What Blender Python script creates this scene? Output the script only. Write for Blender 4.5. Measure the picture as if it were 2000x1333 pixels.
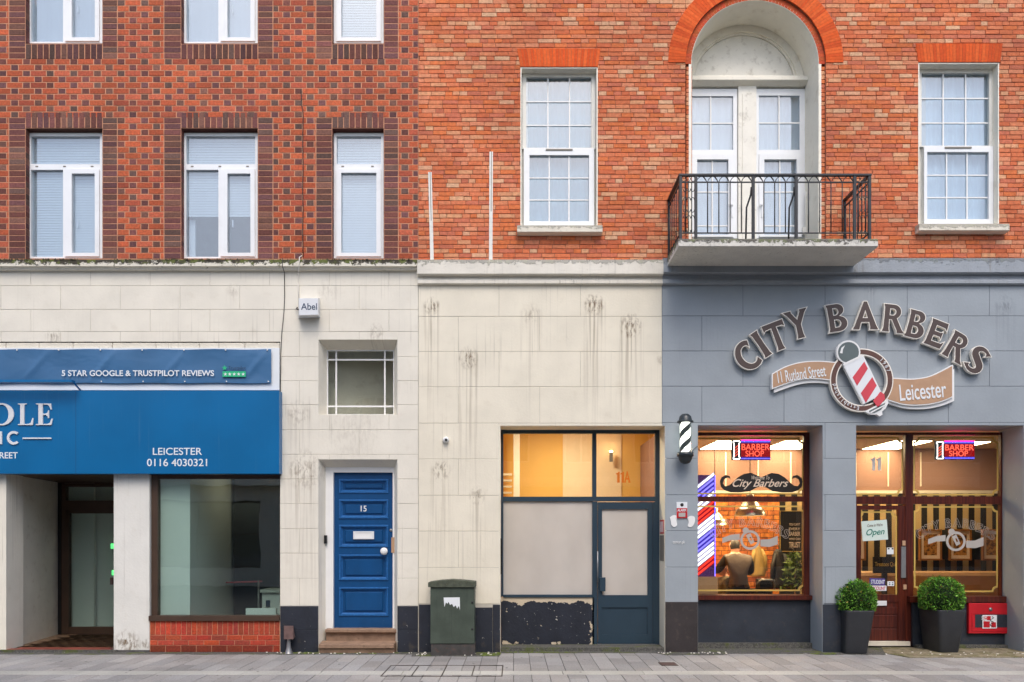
import bpy, math, random
from mathutils import Vector, Matrix
R = math.radians
for o in list(bpy.data.objects): bpy.data.objects.remove(o)
SC = bpy.context.scene
COL = SC.collection
rnd = random.Random(11)

# ------------------------------------------------------------ camera, sky, sun, exposure
# facade plane y = 0, ground z = 0 ; 150 photo pixels per metre on the facade, lens 10 m away at 1.5 m
D = 10.0; PX = 150.0; CX = 1003.0; CY = 1050.0; CH = 1.5
cam = bpy.data.cameras.new('camera'); camo = bpy.data.objects.new('camera', cam); COL.objects.link(camo)
camo.location = (0, -D, CH); camo.rotation_euler = (R(90), 0, 0)
cam.sensor_width = 36; cam.lens = 1500 / 2000 * 36
cam.shift_x = (1000 - CX) / 2000; cam.shift_y = (CY - 666.5) / 2000
cam.clip_start = 0.05; cam.clip_end = 500
SC.camera = camo
W = bpy.data.worlds.new('World'); SC.world = W; W.use_nodes = True
wn = W.node_tree.nodes; bg = wn['Background']
sky = wn.new('ShaderNodeTexSky'); sky.sky_type = 'NISHITA'; sky.sun_disc = False
SUN_EL, SUN_AZ = R(54), R(174)          # azimuth clockwise from +y (north): behind the camera, a little right
sky.sun_elevation = SUN_EL; sky.sun_rotation = SUN_AZ
sky.air_density = 1.0; sky.dust_density = 3.4; sky.ozone_density = 1.5
W.node_tree.links.new(sky.outputs[0], bg.inputs[0]); bg.inputs[1].default_value = 0.15
sl = bpy.data.lights.new('sun', 'SUN'); sl.energy = 0.6; sl.angle = R(28); sl.color = (1, 0.975, 0.94)
so = bpy.data.objects.new('sun', sl); COL.objects.link(so)
sd = Vector((math.sin(SUN_AZ) * math.cos(SUN_EL), math.cos(SUN_AZ) * math.cos(SUN_EL), math.sin(SUN_EL)))
so.rotation_euler = sd.to_track_quat('Z', 'Y').to_euler(); so.location = (0, -8, 20)
SC.view_settings.view_transform = 'Standard'; SC.view_settings.look = 'None'
SC.view_settings.gamma = 1; SC.view_settings.use_curve_mapping = False
SC.view_settings.exposure = 0.64
SC.render.engine = 'CYCLES'
SC.cycles.use_denoising = True; SC.cycles.max_bounces = 7; SC.cycles.diffuse_bounces = 3
SC.cycles.glossy_bounces = 4; SC.cycles.transparent_max_bounces = 16; SC.cycles.transmission_bounces = 4
SC.cycles.caustics_reflective = False; SC.cycles.caustics_refractive = False
SC.cycles.sample_clamp_indirect = 4.0

def XX(px, y=0.0): return (px - CX) * (D + y) / (PX * D)
def ZZ(py, y=0.0): return CH + (CY - py) * (D + y) / (PX * D)

# ------------------------------------------------------------ mesh builder
class MB:
    def __init__(s): s.v = []; s.f = []; s.c = []; s.sm = []; s.mi = []
    def _add(s, vs, fs, col=None, smooth=False, mi=0):
        b = len(s.v); s.v += [tuple(p) for p in vs]
        for f in fs:
            s.f.append(tuple(i + b for i in f)); s.c.append(col); s.sm.append(smooth); s.mi.append(mi)
        return s
    def quad(s, a, b, c, d, col=None): return s._add([a, b, c, d], [(0, 1, 2, 3)], col)
    def box(s, x0, x1, y0, y1, z0, z1, col=None, mi=0):
        v = [(x0,y0,z0),(x1,y0,z0),(x1,y1,z0),(x0,y1,z0),(x0,y0,z1),(x1,y0,z1),(x1,y1,z1),(x0,y1,z1)]
        return s._add(v, [(0,1,5,4),(1,2,6,5),(2,3,7,6),(3,0,4,7),(4,5,6,7),(3,2,1,0)], col, False, mi)
    def pbox(s, px0, px1, py0, py1, y0, y1, yr=None, col=None):
        """box whose front face is given in photo pixels measured at depth yr (default: its front)"""
        yr = y0 if yr is None else yr
        return s.box(XX(px0, yr), XX(px1, yr), y0, y1, ZZ(py1, yr), ZZ(py0, yr), col)
    def cbox(s, x0, x1, y0, y1, z0, z1, b=0.003, col=None):
        """box with the four front edges (towards -y) chamfered, open at the back"""
        v = [(x0+b,y0,z0+b),(x1-b,y0,z0+b),(x1-b,y0,z1-b),(x0+b,y0,z1-b),
             (x0,y0+b,z0),(x1,y0+b,z0),(x1,y0+b,z1),(x0,y0+b,z1),(x0,y1,z0),(x1,y1,z0),(x1,y1,z1),(x0,y1,z1)]
        return s._add(v, [(0,1,2,3),(4,5,1,0),(5,6,2,1),(6,7,3,2),(7,4,0,3),(8,9,5,4),(9,10,6,5),(10,11,7,6),(11,8,4,7)], col)
    def prism(s, pts, y0, y1, col=None):
        """polygon given as (x, z), extruded from y0 (front) to y1"""
        a = sum(pts[i][0]*pts[(i+1) % len(pts)][1] - pts[(i+1) % len(pts)][0]*pts[i][1] for i in range(len(pts)))
        if a < 0: pts = pts[::-1]
        n = len(pts); v = [(x, y0, z) for x, z in pts] + [(x, y1, z) for x, z in pts]
        f = [tuple(range(n)), tuple(range(2*n-1, n-1, -1))]
        f += [(i+n, (i+1) % n + n, (i+1) % n, i) for i in range(n)]
        return s._add(v, f, col)
    def profx(s, prof, x0, x1, col=None):
        """profile (y, z) swept along x"""
        n = len(prof); v = [(x0, y, z) for y, z in prof] + [(x1, y, z) for y, z in prof]
        f = [(i, (i+1) % n, (i+1) % n + n, i+n) for i in range(n)] + [tuple(range(n-1, -1, -1)), tuple(range(n, 2*n))]
        return s._add(v, f, col)
    def tube(s, path, r, n=8, col=None, smooth=True, close=False):
        path = [Vector(p) for p in path]; rs = r if isinstance(r, (list, tuple)) else [r]*len(path)
        vs = []; fs = []; m = len(path); up = None
        for i, p in enumerate(path):
            t = (path[min(i+1, m-1)] - path[max(i-1, 0)])
            if t.length < 1e-9: t = Vector((0, 0, 1))
            t.normalize()
            if up is None:
                up = Vector((0, 1, 0)) if abs(t.y) < .9 else Vector((1, 0, 0))
            a = t.cross(up).normalized(); up = a.cross(t).normalized()
            for k in range(n):
                w = 2*math.pi*k/n; vs.append(p + (a*math.cos(w) + up*math.sin(w)) * rs[i])
        for i in range(m-1):
            for k in range(n):
                k2 = (k+1) % n; fs.append((i*n+k, i*n+k2, (i+1)*n+k2, (i+1)*n+k))
        fs.append(tuple(range(n-1, -1, -1))); fs.append(tuple((m-1)*n+k for k in range(n)))
        return s._add(vs, fs, col, smooth)
    def lathe(s, prof, c, axis='z', n=24, smooth=True, col=None, sq=0):
        """profile (radius, height) turned about an axis through c"""
        vs = []; fs = []; m = len(prof)
        for r, h in prof:
            for k in range(n):
                w = 2*math.pi*k/n; a, b = r*math.cos(w), r*math.sin(w)
                vs.append((c[0]+a, c[1]+b, c[2]+h) if axis == 'z' else (c[0]+a, c[1]+h, c[2]+b) if axis == 'y' else (c[0]+h, c[1]+a, c[2]+b))
        for i in range(m-1):
            for k in range(n):
                k2 = (k+1) % n; fs.append((i*n+k, i*n+k2, (i+1)*n+k2, (i+1)*n+k) if axis != 'y' else (i*n+k2, i*n+k, (i+1)*n+k, (i+1)*n+k2))
        return s._add(vs, fs, col, smooth)
    def wall(s, x0, x1, z0, z1, yf, yb, holes):
        """slab with rectangular openings (x0, x1, z0, z1)"""
        xs = sorted({x0, x1, *[h[0] for h in holes], *[h[1] for h in holes]}); zs = sorted({z0, z1, *[h[2] for h in holes], *[h[3] for h in holes]})
        xs = [x for x in xs if x0 <= x <= x1]; zs = [z for z in zs if z0 <= z <= z1]
        def solid(i, j):
            if i < 0 or j < 0 or i >= len(xs)-1 or j >= len(zs)-1: return False
            cx, cz = (xs[i]+xs[i+1])/2, (zs[j]+zs[j+1])/2
            return not any(h[0] < cx < h[1] and h[2] < cz < h[3] for h in holes)
        for i in range(len(xs)-1):
            for j in range(len(zs)-1):
                if not solid(i, j): continue
                a, b, c, d = xs[i], xs[i+1], zs[j], zs[j+1]
                s.quad((a,yf,c),(b,yf,c),(b,yf,d),(a,yf,d)); s.quad((b,yb,c),(a,yb,c),(a,yb,d),(b,yb,d))
                if not solid(i-1, j): s.quad((a,yb,c),(a,yf,c),(a,yf,d),(a,yb,d))
                if not solid(i+1, j): s.quad((b,yf,c),(b,yb,c),(b,yb,d),(b,yf,d))
                if not solid(i, j-1): s.quad((a,yb,c),(b,yb,c),(b,yf,c),(a,yf,c))
                if not solid(i, j+1): s.quad((a,yf,d),(b,yf,d),(b,yb,d),(a,yb,d))
        return s
    def mesh(s, name, base=(0, 0, 0)):
        me = bpy.data.meshes.new(name); bx, by, bz = base
        me.from_pydata([(x-bx, y-by, z-bz) for x, y, z in s.v], [], s.f)
        if any(c is not None for c in s.c):
            a = me.attributes.new('Col', 'FLOAT_COLOR', 'FACE')
            a.data.foreach_set('color', [q for c in s.c for q in ((*c, 1.0) if c else (1, 1, 1, 1))])
        if any(s.sm): me.polygons.foreach_set('use_smooth', s.sm)
        if any(s.mi): me.polygons.foreach_set('material_index', s.mi)
        me.update(); return me

BASE = {}
def tag(o, label=None, cat=None, group=None, kind=None):
    if label: o['label'] = label
    if cat: o['category'] = cat
    if group: o['group'] = group
    if kind: o['kind'] = kind
    return o
def root(name, label, cat, loc, group=None):
    o = bpy.data.objects.new(name, None); o.empty_display_size = .1; o.location = loc; COL.objects.link(o)
    BASE[o.name] = tuple(loc); return tag(o, label, cat, group)
def part(name, mb, m, parent, label=None, kind=None):
    b = BASE[parent.name]; me = mb.mesh(name, b)
    for q in (m if isinstance(m, (list, tuple)) else [m]): me.materials.append(q)
    o = bpy.data.objects.new(name, me); COL.objects.link(o); o.parent = parent; BASE[o.name] = b
    return tag(o, label, None, None, kind)
def single(name, mb, m, label=None, cat=None, group=None, kind=None):
    xs, ys, zs = zip(*mb.v); b = ((min(xs)+max(xs))/2, (min(ys)+max(ys))/2, min(zs))
    me = mb.mesh(name, b)
    for q in (m if isinstance(m, (list, tuple)) else [m]): me.materials.append(q)
    o = bpy.data.objects.new(name, me); o.location = b; COL.objects.link(o); BASE[o.name] = b
    return tag(o, label, cat, group, kind)
def piece(name, mb, m, parent):
    """small piece with its own origin, child of a part or piece of the setting"""
    xs, ys, zs = zip(*mb.v); c = ((min(xs)+max(xs))/2, (min(ys)+max(ys))/2, (min(zs)+max(zs))/2); b = BASE[parent.name]
    me = mb.mesh(name, c); me.materials.append(m)
    o = bpy.data.objects.new(name, me); COL.objects.link(o); o.parent = parent; o.location = [c[i]-b[i] for i in range(3)]
    return o

# ------------------------------------------------------------ flat outlines and lettering
def curve_mb(contours, y0, depth, M=None, offset=0.0, col=None):
    """contours (x, z) with holes -> solid from y0 (front) back by depth"""
    cu = bpy.data.curves.new('outline', 'CURVE'); cu.dimensions = '2D'; cu.fill_mode = 'BOTH'; cu.extrude = depth/2; cu.offset = offset
    for pts in contours:
        sp = cu.splines.new('POLY'); sp.points.add(len(pts)-1); sp.use_cyclic_u = True
        for p, q in zip(sp.points, pts): p.co = (q[0], q[1], 0, 1)
    return _curve_to_mb(cu, y0, depth, M, col)
def _curve_to_mb(cu, y0, depth, M, col=None):
    ob = bpy.data.objects.new('tmp', cu); me = bpy.data.meshes.new_from_object(ob)
    mb = MB(); vs = []
    for v in me.vertices:
        x, z = v.co.x, v.co.y
        if M is not None: x, z = M(x, z)
        vs.append((x, y0 + depth/2 - v.co.z, z))
    mb._add(vs, [tuple(p.vertices) for p in me.polygons], col)
    bpy.data.meshes.remove(me); bpy.data.objects.remove(ob); bpy.data.curves.remove(cu)
    return mb
def place(px, py, y, rot=0.0, sx=1.0, sz=1.0):
    """local outline coordinates -> facade, centred on a photo pixel at depth y"""
    X0, Z0 = XX(px, y), ZZ(py, y); c, s = math.cos(rot), math.sin(rot)
    return lambda x, z: (X0 + (x*sx)*c - (z*sz)*s, Z0 + (x*sx)*s + (z*sz)*c)
def text_mb(body, px0, px1, py0, py1, y0, depth=0.003, offset=0.0, shear=0.0, rot=0.0, spacing=1.0):
    """text stretched into a box of photo pixels (cap height box) at depth y0"""
    cu = bpy.data.curves.new('text', 'FONT'); cu.body = body; cu.size = 1; cu.extrude = .5; cu.offset = offset; cu.shear = shear; cu.space_character = spacing
    ob = bpy.data.objects.new('tmp', cu); me = bpy.data.meshes.new_from_object(ob)
    xs = [v.co.x for v in me.vertices]; ys = [v.co.y for v in me.vertices]
    a, b = min(xs), max(xs); c, d = min(ys), max(ys)
    X0, X1, Z0, Z1 = XX(px0, y0), XX(px1, y0), ZZ(py1, y0), ZZ(py0, y0); mx, mz = (X0+X1)/2, (Z0+Z1)/2
    mb = MB(); vs = []; cr, sr = math.cos(rot), math.sin(rot)
    for v in me.vertices:
        x = ((v.co.x-a)/(b-a) - .5)*(X1-X0); z = ((v.co.y-c)/(d-c) - .5)*(Z1-Z0)
        vs.append((mx + x*cr - z*sr, y0 + depth/2 - v.co.z*depth, mz + x*sr + z*cr))
    mb._add(vs, [tuple(p.vertices) for p in me.polygons])
    bpy.data.meshes.remove(me); bpy.data.objects.remove(ob); bpy.data.curves.remove(cu)
    return mb
def join(*mbs):
    o = MB()
    for m in mbs:
        b = len(o.v); o.v += m.v; o.f += [tuple(i+b for i in f) for f in m.f]; o.c += m.c; o.sm += m.sm; o.mi += m.mi
    return o
def arc(cx, cz, rx, rz, a0, a1, n=14):
    return [(cx + rx*math.cos(R(a0 + (a1-a0)*i/n)), cz + rz*math.sin(R(a0 + (a1-a0)*i/n))) for i in range(n+1)]
# flared display capitals, height 1, centred
G = {}
G['I'] = [[(-.15,-.5),(.15,-.5),(.115,-.4),(.10,0),(.115,.4),(.15,.5),(-.15,.5),(-.115,.4),(-.10,0),(-.115,-.4)]]
G['T'] = [[(-.14,-.5),(.14,-.5),(.105,-.38),(.09,.33),(.32,.32),(.40,.26),(.41,.5),(-.41,.5),(-.40,.26),(-.32,.32),(-.09,.33),(-.105,-.38)]]
G['Y'] = [[(-.14,-.5),(.14,-.5),(.105,-.38),(.095,-.03),(.32,.36),(.45,.5),(.15,.5),(.15,.42),(.0,.15),(-.17,.42),(-.17,.5),(-.47,.5),(-.34,.36),(-.095,-.03),(-.105,-.38)]]
G['A'] = [[(-.48,-.5),(-.22,-.5),(-.21,-.42),(-.15,-.22),(.15,-.22),(.19,-.42),(.18,-.5),(.50,-.5),(.42,-.36),(.06,.56),(-.06,.56),(-.40,-.36)],[(-.10,-.07),(.0,.24),(.10,-.07)]]
G['E'] = [[(-.34,-.5),(.32,-.5),(.38,-.22),(.28,-.31),(-.10,-.32),(-.10,-.07),(.16,-.07),(.22,-.14),(.22,.14),(.16,.08),(-.10,.08),(-.10,.32),(.24,.31),(.34,.22),(.31,.5),(-.34,.5),(-.30,.38),(-.29,0),(-.30,-.38)]]
G['B'] = [[(-.34,-.5),(.02,-.5)] + arc(.05,-.225,.31,.275,-90,70,12) + [(.10,.055)] + arc(.03,.28,.26,.22,-45,90,10) + [(-.34,.5),(-.30,.38),(-.29,0),(-.30,-.38)],
          [(-.11,-.36),(-.11,-.06)] + arc(.0,-.21,.14,.15,90,-90,8), [(-.11,.09),(-.11,.36)] + arc(-.02,.225,.12,.135,90,-90,8)]
G['R'] = [[(-.36,-.5),(-.08,-.5),(-.11,-.38),(-.12,-.04),(-.02,-.04),(.20,-.42),(.22,-.52),(.52,-.52),(.40,-.40),(.17,.0)] + arc(.03,.24,.28,.26,-55,90,12) + [(-.36,.5),(-.32,.38),(-.31,0),(-.32,-.38)],
          [(-.12,.10),(-.12,.36)] + arc(.0,.23,.13,.13,90,-90,8)]
G['1'] = [[(-.10,-.5),(.14,-.5),(.14,.5),(.02,.5),(-.06,.40),(-.2,.36),(-.2,.24),(-.10,.26)]]
G['C'] = [arc(.06,0,.50,.52,58,305,26) + [(.28,-.24)] + arc(.08,0,.29,.35,-58+360-8,65,22) + [(.24,.22)]]
def _s_glyph():
    # centre line of an S with flared ends, thickened
    pts = arc(.02,.24,.24,.20,25,230,14) + arc(-.02,-.25,.24,.20,50,-160,14)
    th = []; n = len(pts)
    L = []; Rr = []
    for i, p in enumerate(pts):
        a = pts[max(i-1,0)]; b = pts[min(i+1,n-1)]; dx, dz = b[0]-a[0], b[1]-a[1]; l = math.hypot(dx, dz) or 1
        t = .085 + .035*math.cos(2*math.pi*i/(n-1)*1.0 - math.pi) + (.05 if i in (0, n-1) else .02 if i in (1, n-2) else 0)
        L.append((p[0]-dz/l*t, p[1]+dx/l*t)); Rr.append((p[0]+dz/l*t, p[1]-dx/l*t))
    return [L + Rr[::-1]]
G['S'] = _s_glyph()
# bracketed serif capitals for the clinic fascia
GS = {'O': [arc(0,0,.52,.52,0,350,35), arc(0,0,.30,.45,0,350,35)[::-1]],
      'L': [[(-.36,-.5),(.38,-.5),(.42,-.18),(.37,-.18),(.28,-.40),(.16,-.45),(-.04,-.45),(-.04,.44),(.08,.47),(.08,.5),(-.36,.5),(-.36,.47),(-.24,.44),(-.24,-.44),(-.36,-.47)]],
      'E': [[(-.40,-.5),(.36,-.5),(.42,-.20),(.37,-.20),(.28,-.40),(.16,-.45),(-.06,-.45),(-.06,-.03),(.08,-.03),(.17,-.08),(.20,-.18),(.24,-.18),(.24,.18),(.20,.18),(.17,.08),(.08,.03),(-.06,.03),(-.06,.45),(.12,.45),(.24,.41),(.32,.22),(.37,.22),(.34,.5),(-.40,.5),(-.40,.47),(-.27,.44),(-.27,-.44),(-.40,-.47)]]}

# ------------------------------------------------------------ materials
def lin(c): return tuple((v/255/12.92 if v/255 <= .04045 else ((v/255+.055)/1.055)**2.4) for v in c)
class NT:
    def __init__(s, name):
        s.m = bpy.data.materials.new(name); s.m.use_nodes = True; s.t = s.m.node_tree; s.n = s.t.nodes
        s.b = s.n['Principled BSDF']; s.out = s.n['Material Output']; s._pos = None
    def new(s, t, **k):
        n = s.n.new('ShaderNode' + t)
        for a, b in k.items(): setattr(n, a, b)
        return n
    def link(s, a, b): s.t.links.new(a, b)
    def setin(s, sock, v):
        if hasattr(v, 'links') or hasattr(v, 'is_linked'): s.link(v, sock)
        else: sock.default_value = (*v, 1) if isinstance(v, tuple) and len(v) == 3 and sock.type == 'RGBA' else v
    def pos(s):
        if s._pos is None: s._pos = s.new('NewGeometry').outputs['Position']
        return s._pos
    def math(s, op, a, b=0.0, c=0.0, clamp=False):
        n = s.new('Math', operation=op, use_clamp=clamp)
        for i, v in enumerate((a, b, c)): s.setin(n.inputs[i], v)
        return n.outputs[0]
    def xyz(s):
        n = s.new('SeparateXYZ'); s.link(s.pos(), n.inputs[0]); return n.outputs
    def noise(s, scale=5.0, detail=4.0, stretch=(1,1,1), off=(0,0,0), rough=.55, dist=0.0):
        mp = s.new('Mapping'); s.link(s.pos(), mp.inputs[0]); mp.inputs['Scale'].default_value = stretch; mp.inputs['Location'].default_value = off
        n = s.new('TexNoise'); n.inputs['Scale'].default_value = scale; n.inputs['Detail'].default_value = detail; n.inputs['Roughness'].default_value = rough; n.inputs['Distortion'].default_value = dist
        s.link(mp.outputs[0], n.inputs['Vector']); return n.outputs[0]
    def ramp(s, v, a, b, lo=0.0, hi=1.0):
        n = s.new('MapRange', interpolation_type='SMOOTHSTEP'); s.setin(n.inputs[0], v)
        for i, q in enumerate((a, b, lo, hi)): n.inputs[i+1].default_value = q
        return n.outputs[0]
    def mix(s, f, a, b, mode='MIX'):
        n = s.new('Mix', data_type='RGBA', blend_type=mode); s.setin(n.inputs[0], f); s.setin(n.inputs[6], a); s.setin(n.inputs[7], b); return n.outputs[2]
    def bump(s, h, dist=.01, strength=1.0):
        n = s.new('Bump'); n.inputs['Distance'].default_value = dist; n.inputs['Strength'].default_value = strength; s.link(h, n.inputs['Height']); s.link(n.outputs[0], s.b.inputs['Normal'])
    def fin(s, color, rough=.7, metal=0.0, spec=.5):
        s.setin(s.b.inputs['Base Color'], color); s.setin(s.b.inputs['Roughness'], rough); s.b.inputs['Metallic'].default_value = metal; s.b.inputs['Specular IOR Level'].default_value = spec
        return s.m
    def grey(s, v):
        n = s.new('CombineColor'); [s.link(v, n.inputs[i]) for i in range(3)]; return n.outputs[0]

def plain(name, rgb, rough=.6, var=.12, scale=6.0, bumpd=0.0, bscale=60, metal=0.0, spec=.5, stretch=(1,1,1), dirt=0.0, dirtc=(70,62,52)):
    t = NT(name); n = t.noise(scale, 5, stretch); k = t.ramp(n, .25, .75, 1-var, 1+var*.6)
    c = t.mix(1.0, lin(rgb), t.grey(k), 'MULTIPLY')
    if dirt: c = t.mix(t.math('MULTIPLY', t.ramp(t.noise(scale*2.3, 8, stretch, (3,1,7), .7), .52, .72), dirt), c, lin(dirtc))
    if bumpd: t.bump(t.noise(bscale, 4), bumpd)
    return t.fin(c, rough, metal, spec)
def attr(name, rough=.85, var=.25, scale=40, bumpd=.004, bscale=70, soot=0.0, spec=.3, streak=0.0):
    t = NT(name); a = t.new('Attribute', attribute_name='Col').outputs['Color']
    k = t.ramp(t.noise(scale, 6), .25, .78, 1-var, 1+var*.5); c = t.mix(1.0, a, t.grey(k), 'MULTIPLY')
    big = t.ramp(t.noise(1.1, 4, off=(5,2,1)), .3, .7, .86, 1.08); c = t.mix(1.0, c, t.grey(big), 'MULTIPLY')
    if soot:
        c = t.mix(t.math('MULTIPLY', t.ramp(t.noise(26, 8, (1,1,1), (9,0,4), .75), .56, .74), soot), c, lin((58,44,38)))
    if streak: c = t.mix(t.math('MULTIPLY', t.math('MULTIPLY', t.ramp(t.noise(1.0, 5, (14,14,.8), (3,0,1), .6), .50, .72), t.ramp(t.noise(.9, 3, off=(1,4,2)), .42, .68)), streak), c, lin((84,66,56)))
    t.bump(t.noise(bscale, 5), bumpd); return t.fin(c, rough, 0, spec)
def glow(name, rgb, strength):
    t = NT(name); e = t.new('Emission'); e.inputs[0].default_value = (*lin(rgb), 1); e.inputs[1].default_value = strength
    t.link(e.outputs[0], t.out.inputs[0]); return t.m
def glass(name, tint=(235,242,240), ior=1.6, rough=0.0, wav=0.0):
    t = NT(name); tr = t.new('BsdfTransparent'); tr.inputs[0].default_value = (*lin(tint), 1)
    gl = t.new('BsdfGlossy'); gl.inputs['Roughness'].default_value = rough; gl.inputs[0].default_value = (1, .985, .955, 1)
    g_ = t.new('NewGeometry'); dp = t.new('VectorMath', operation='DOT_PRODUCT'); t.link(g_.outputs['Normal'], dp.inputs[0]); t.link(g_.outputs['Incoming'], dp.inputs[1])
    f0 = ((ior-1)/(ior+1))**2; sch = t.math('POWER', t.math('SUBTRACT', 1.0, t.math('ABSOLUTE', dp.outputs['Value']), clamp=True), 5.0); fac = t.math('MULTIPLY_ADD', sch, 1-f0, f0)
    if wav:
        b = t.new('Bump'); b.inputs['Distance'].default_value = wav; t.link(t.noise(1.3, 2), b.inputs['Height']); t.link(b.outputs[0], gl.inputs['Normal'])
    mx = t.new('MixShader'); t.link(fac, mx.inputs[0]); t.link(tr.outputs[0], mx.inputs[1]); t.link(gl.outputs[0], mx.inputs[2])
    t.link(mx.outputs[0], t.out.inputs[0]); return t.m
def stains(t, c, spots, colr=(128,110,88)):
    """droppings with runs below: (px, py, half width px, run length px, strength)"""
    x, _, z = t.xyz(); streak = t.ramp(t.noise(1.0, 3, (26,1,.5), (0,0,3), .55, .3), .46, .66); grain = t.ramp(t.noise(24, 5, (1,1,.45), (2,0,0), .65, .4), .44, .62)
    tot = None
    for px, py, w, ln, st in spots:
        x0, z0, w, ln = XX(px), ZZ(py), w/PX, ln/PX
        u = t.math('DIVIDE', t.math('SUBTRACT', x, x0), w); uu = t.math('MULTIPLY', u, u)
        d = t.math('DIVIDE', t.math('SUBTRACT', z0, z), ln)
        fade = t.math('MULTIPLY', t.ramp(d, -.02, .02), t.math('SUBTRACT', 1.0, d, clamp=True))
        run = t.math('MULTIPLY', t.math('MULTIPLY', t.math('SUBTRACT', 1.0, t.math('MULTIPLY', uu, .7), clamp=True), fade), streak)
        v = t.math('DIVIDE', t.math('SUBTRACT', z, z0-w*.35), w*1.15); v2 = t.math('MULTIPLY', v, v)
        blob = t.math('MULTIPLY', t.math('SUBTRACT', 1.0, t.math('ADD', uu, v2), clamp=True), grain)
        m = t.math('MULTIPLY', t.math('ADD', t.math('MULTIPLY', run, .75), t.math('MULTIPLY', blob, .9)), st, clamp=True)
        tot = m if tot is None else t.math('MAXIMUM', tot, m)
    return t.mix(tot, c, lin(colr))
def drips(t, c, amount=.25, colr=(118,108,92), off=0):
    m = t.math('MULTIPLY', t.ramp(t.noise(1.0, 6, (34,34,.45), (off,0,off), .6), .54, .72), t.ramp(t.noise(1.3, 3, off=(off,4,1)), .42, .7))
    return t.mix(t.math('MULTIPLY', m, amount), c, lin(colr))
def flecks(t, c, colr, scale=14, lo=.66, hi=.70, amount=1.0, off=(0,0,0)):
    return t.mix(t.math('MULTIPLY', t.ramp(t.noise(scale, 3, off=off, rough=.6), lo, hi), amount), c, lin(colr))

def mk_stone(name, rgb, spots=(), dr=.3, low=True, fl=None):
    t = NT(name); k = t.ramp(t.noise(2.2, 6), .25, .75, .93, 1.04); c = t.mix(1.0, lin(rgb), t.grey(k), 'MULTIPLY')
    c = t.mix(t.ramp(t.noise(7, 6, off=(3,3,3)), .55, .8, 0, .16), c, lin((186,170,142)))
    c = drips(t, c, dr)
    if spots: c = stains(t, c, spots)
    if fl: c = flecks(t, c, *fl)
    t.bump(t.noise(35, 5), .0025); return t.fin(c, .75, 0, .3)
SPOT_A = [(735,642,16,90,.55),(105,652,16,34,.5),(582,800,26,110,.35),(596,905,40,330,.5),(690,818,70,40,.14),(455,562,14,40,.3),(640,560,24,40,.2),(545,720,10,400,.3)]
SPOT_B = [(843,592,17,250,.9),(1160,588,22,260,.95),(1232,628,24,190,.9),(1037,606,20,240,.4),(915,692,22,320,.8),(862,912,20,220,.75),(932,962,18,200,.55),(1290,700,10,150,.4)]
M = {}
M['stoneA'] = mk_stone('stone_paint_white', (234,228,213), SPOT_A, .42)
M['stoneB'] = mk_stone('stone_paint_cream', (236,228,208), SPOT_B, .40)
t = NT('stone_paint_grey'); c = t.mix(1.0, lin((156,164,170)), t.grey(t.ramp(t.noise(2.0, 6), .25, .75, .93, 1.05)), 'MULTIPLY')
c = stains(t, c, [(1963,590,20,150,.4),(1700,560,14,60,.3),(1620,590,8,60,.25)], (84,88,90)); c = drips(t, c, .22, (104,110,116)); c = flecks(t, c, (205,205,200), 30, .735, .76, .7)
t.bump(t.noise(30, 5), .0025); M['stoneG'] = t.fin(c, .6, 0, .4)
M['joint'] = plain('stone_joint', (196,190,176), .9); M['jointG'] = plain('stone_joint_grey', (112,118,124), .9)
def mk_cornice(name, rgb, ztop, amt):
    t = NT(name); x, y, z = t.xyz(); c = t.mix(1.0, lin(rgb), t.grey(t.ramp(t.noise(4, 6), .25, .75, .90, 1.04)), 'MULTIPLY')
    c = drips(t, c, .5, (120,112,96), 4)
    n = t.noise(16, 8, (1,1,1.2), (1,2,3), .75)
    m = t.ramp(t.math('ADD', n, t.ramp(z, ztop-.13, ztop-.01, -.02, .26)), .60, .66)
    moss = t.mix(t.ramp(t.noise(9, 4, off=(7,7,7)), .45, .6), lin((52,46,36)), lin((92,102,40)))
    c = t.mix(t.math('MULTIPLY', m, amt), c, moss); t.bump(t.math('ADD', t.noise(40, 5), t.math('MULTIPLY', m, .6)), .006)
    return t.fin(c, .85, 0, .2)
M['cornA'] = mk_cornice('cornice_white', (226,220,204), ZZ(509), .95); M['cornB'] = mk_cornice('cornice_cream', (234,228,214), ZZ(508), .4)
M['cornG'] = mk_cornice('cornice_grey', (164,170,176), ZZ(505), .3); M['slab'] = mk_cornice('balcony_concrete', (224,220,210), 5.125, .8)
M['brickA'] = attr('brick_orange_purple', .8, .32, 38, .004, soot=.22, streak=.32); M['brickB'] = attr('brick_salmon', .85, .22, 24, .006, 60, .26, streak=.22)
M['mortA'] = plain('mortar_pale', (206,150,118), .95, .3, 9); M['mortB'] = plain('mortar_dark', (160,104,80), .95, .35, 12)
M['gauged'] = attr('brick_gauged_orange', .8, .16, 30, .0015)
M['upvc'] = plain('upvc_white', (240,242,243), .35, .04, 3, dirt=.10, dirtc=(170,165,155)); M['upvc_old'] = plain('painted_frame_white', (232,230,222), .5, .07, 5, dirt=.2, dirtc=(165,155,135))
M['lining'] = plain('plaster_cream', (246,240,224), .7, .06, 3, .002, 30, dirt=.35, dirtc=(186,170,140))
M['tymp'] = plain('plaster_worn', (244,240,228), .8, .06, 4, .003, 25, dirt=.45, dirtc=(150,140,120))
M['sillB'] = mk_cornice('sill_stone', (230,223,206), ZZ(440), .35)
M['glassU'] = glass('glass_upper', (236,243,248), 2.35, 0, .002); M['glassS'] = glass('glass_shop', (244,246,243), 1.5, 0, .0012); M['glassC'] = glass('glass_clinic', (236,244,240), 1.95, 0, .0015)
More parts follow.
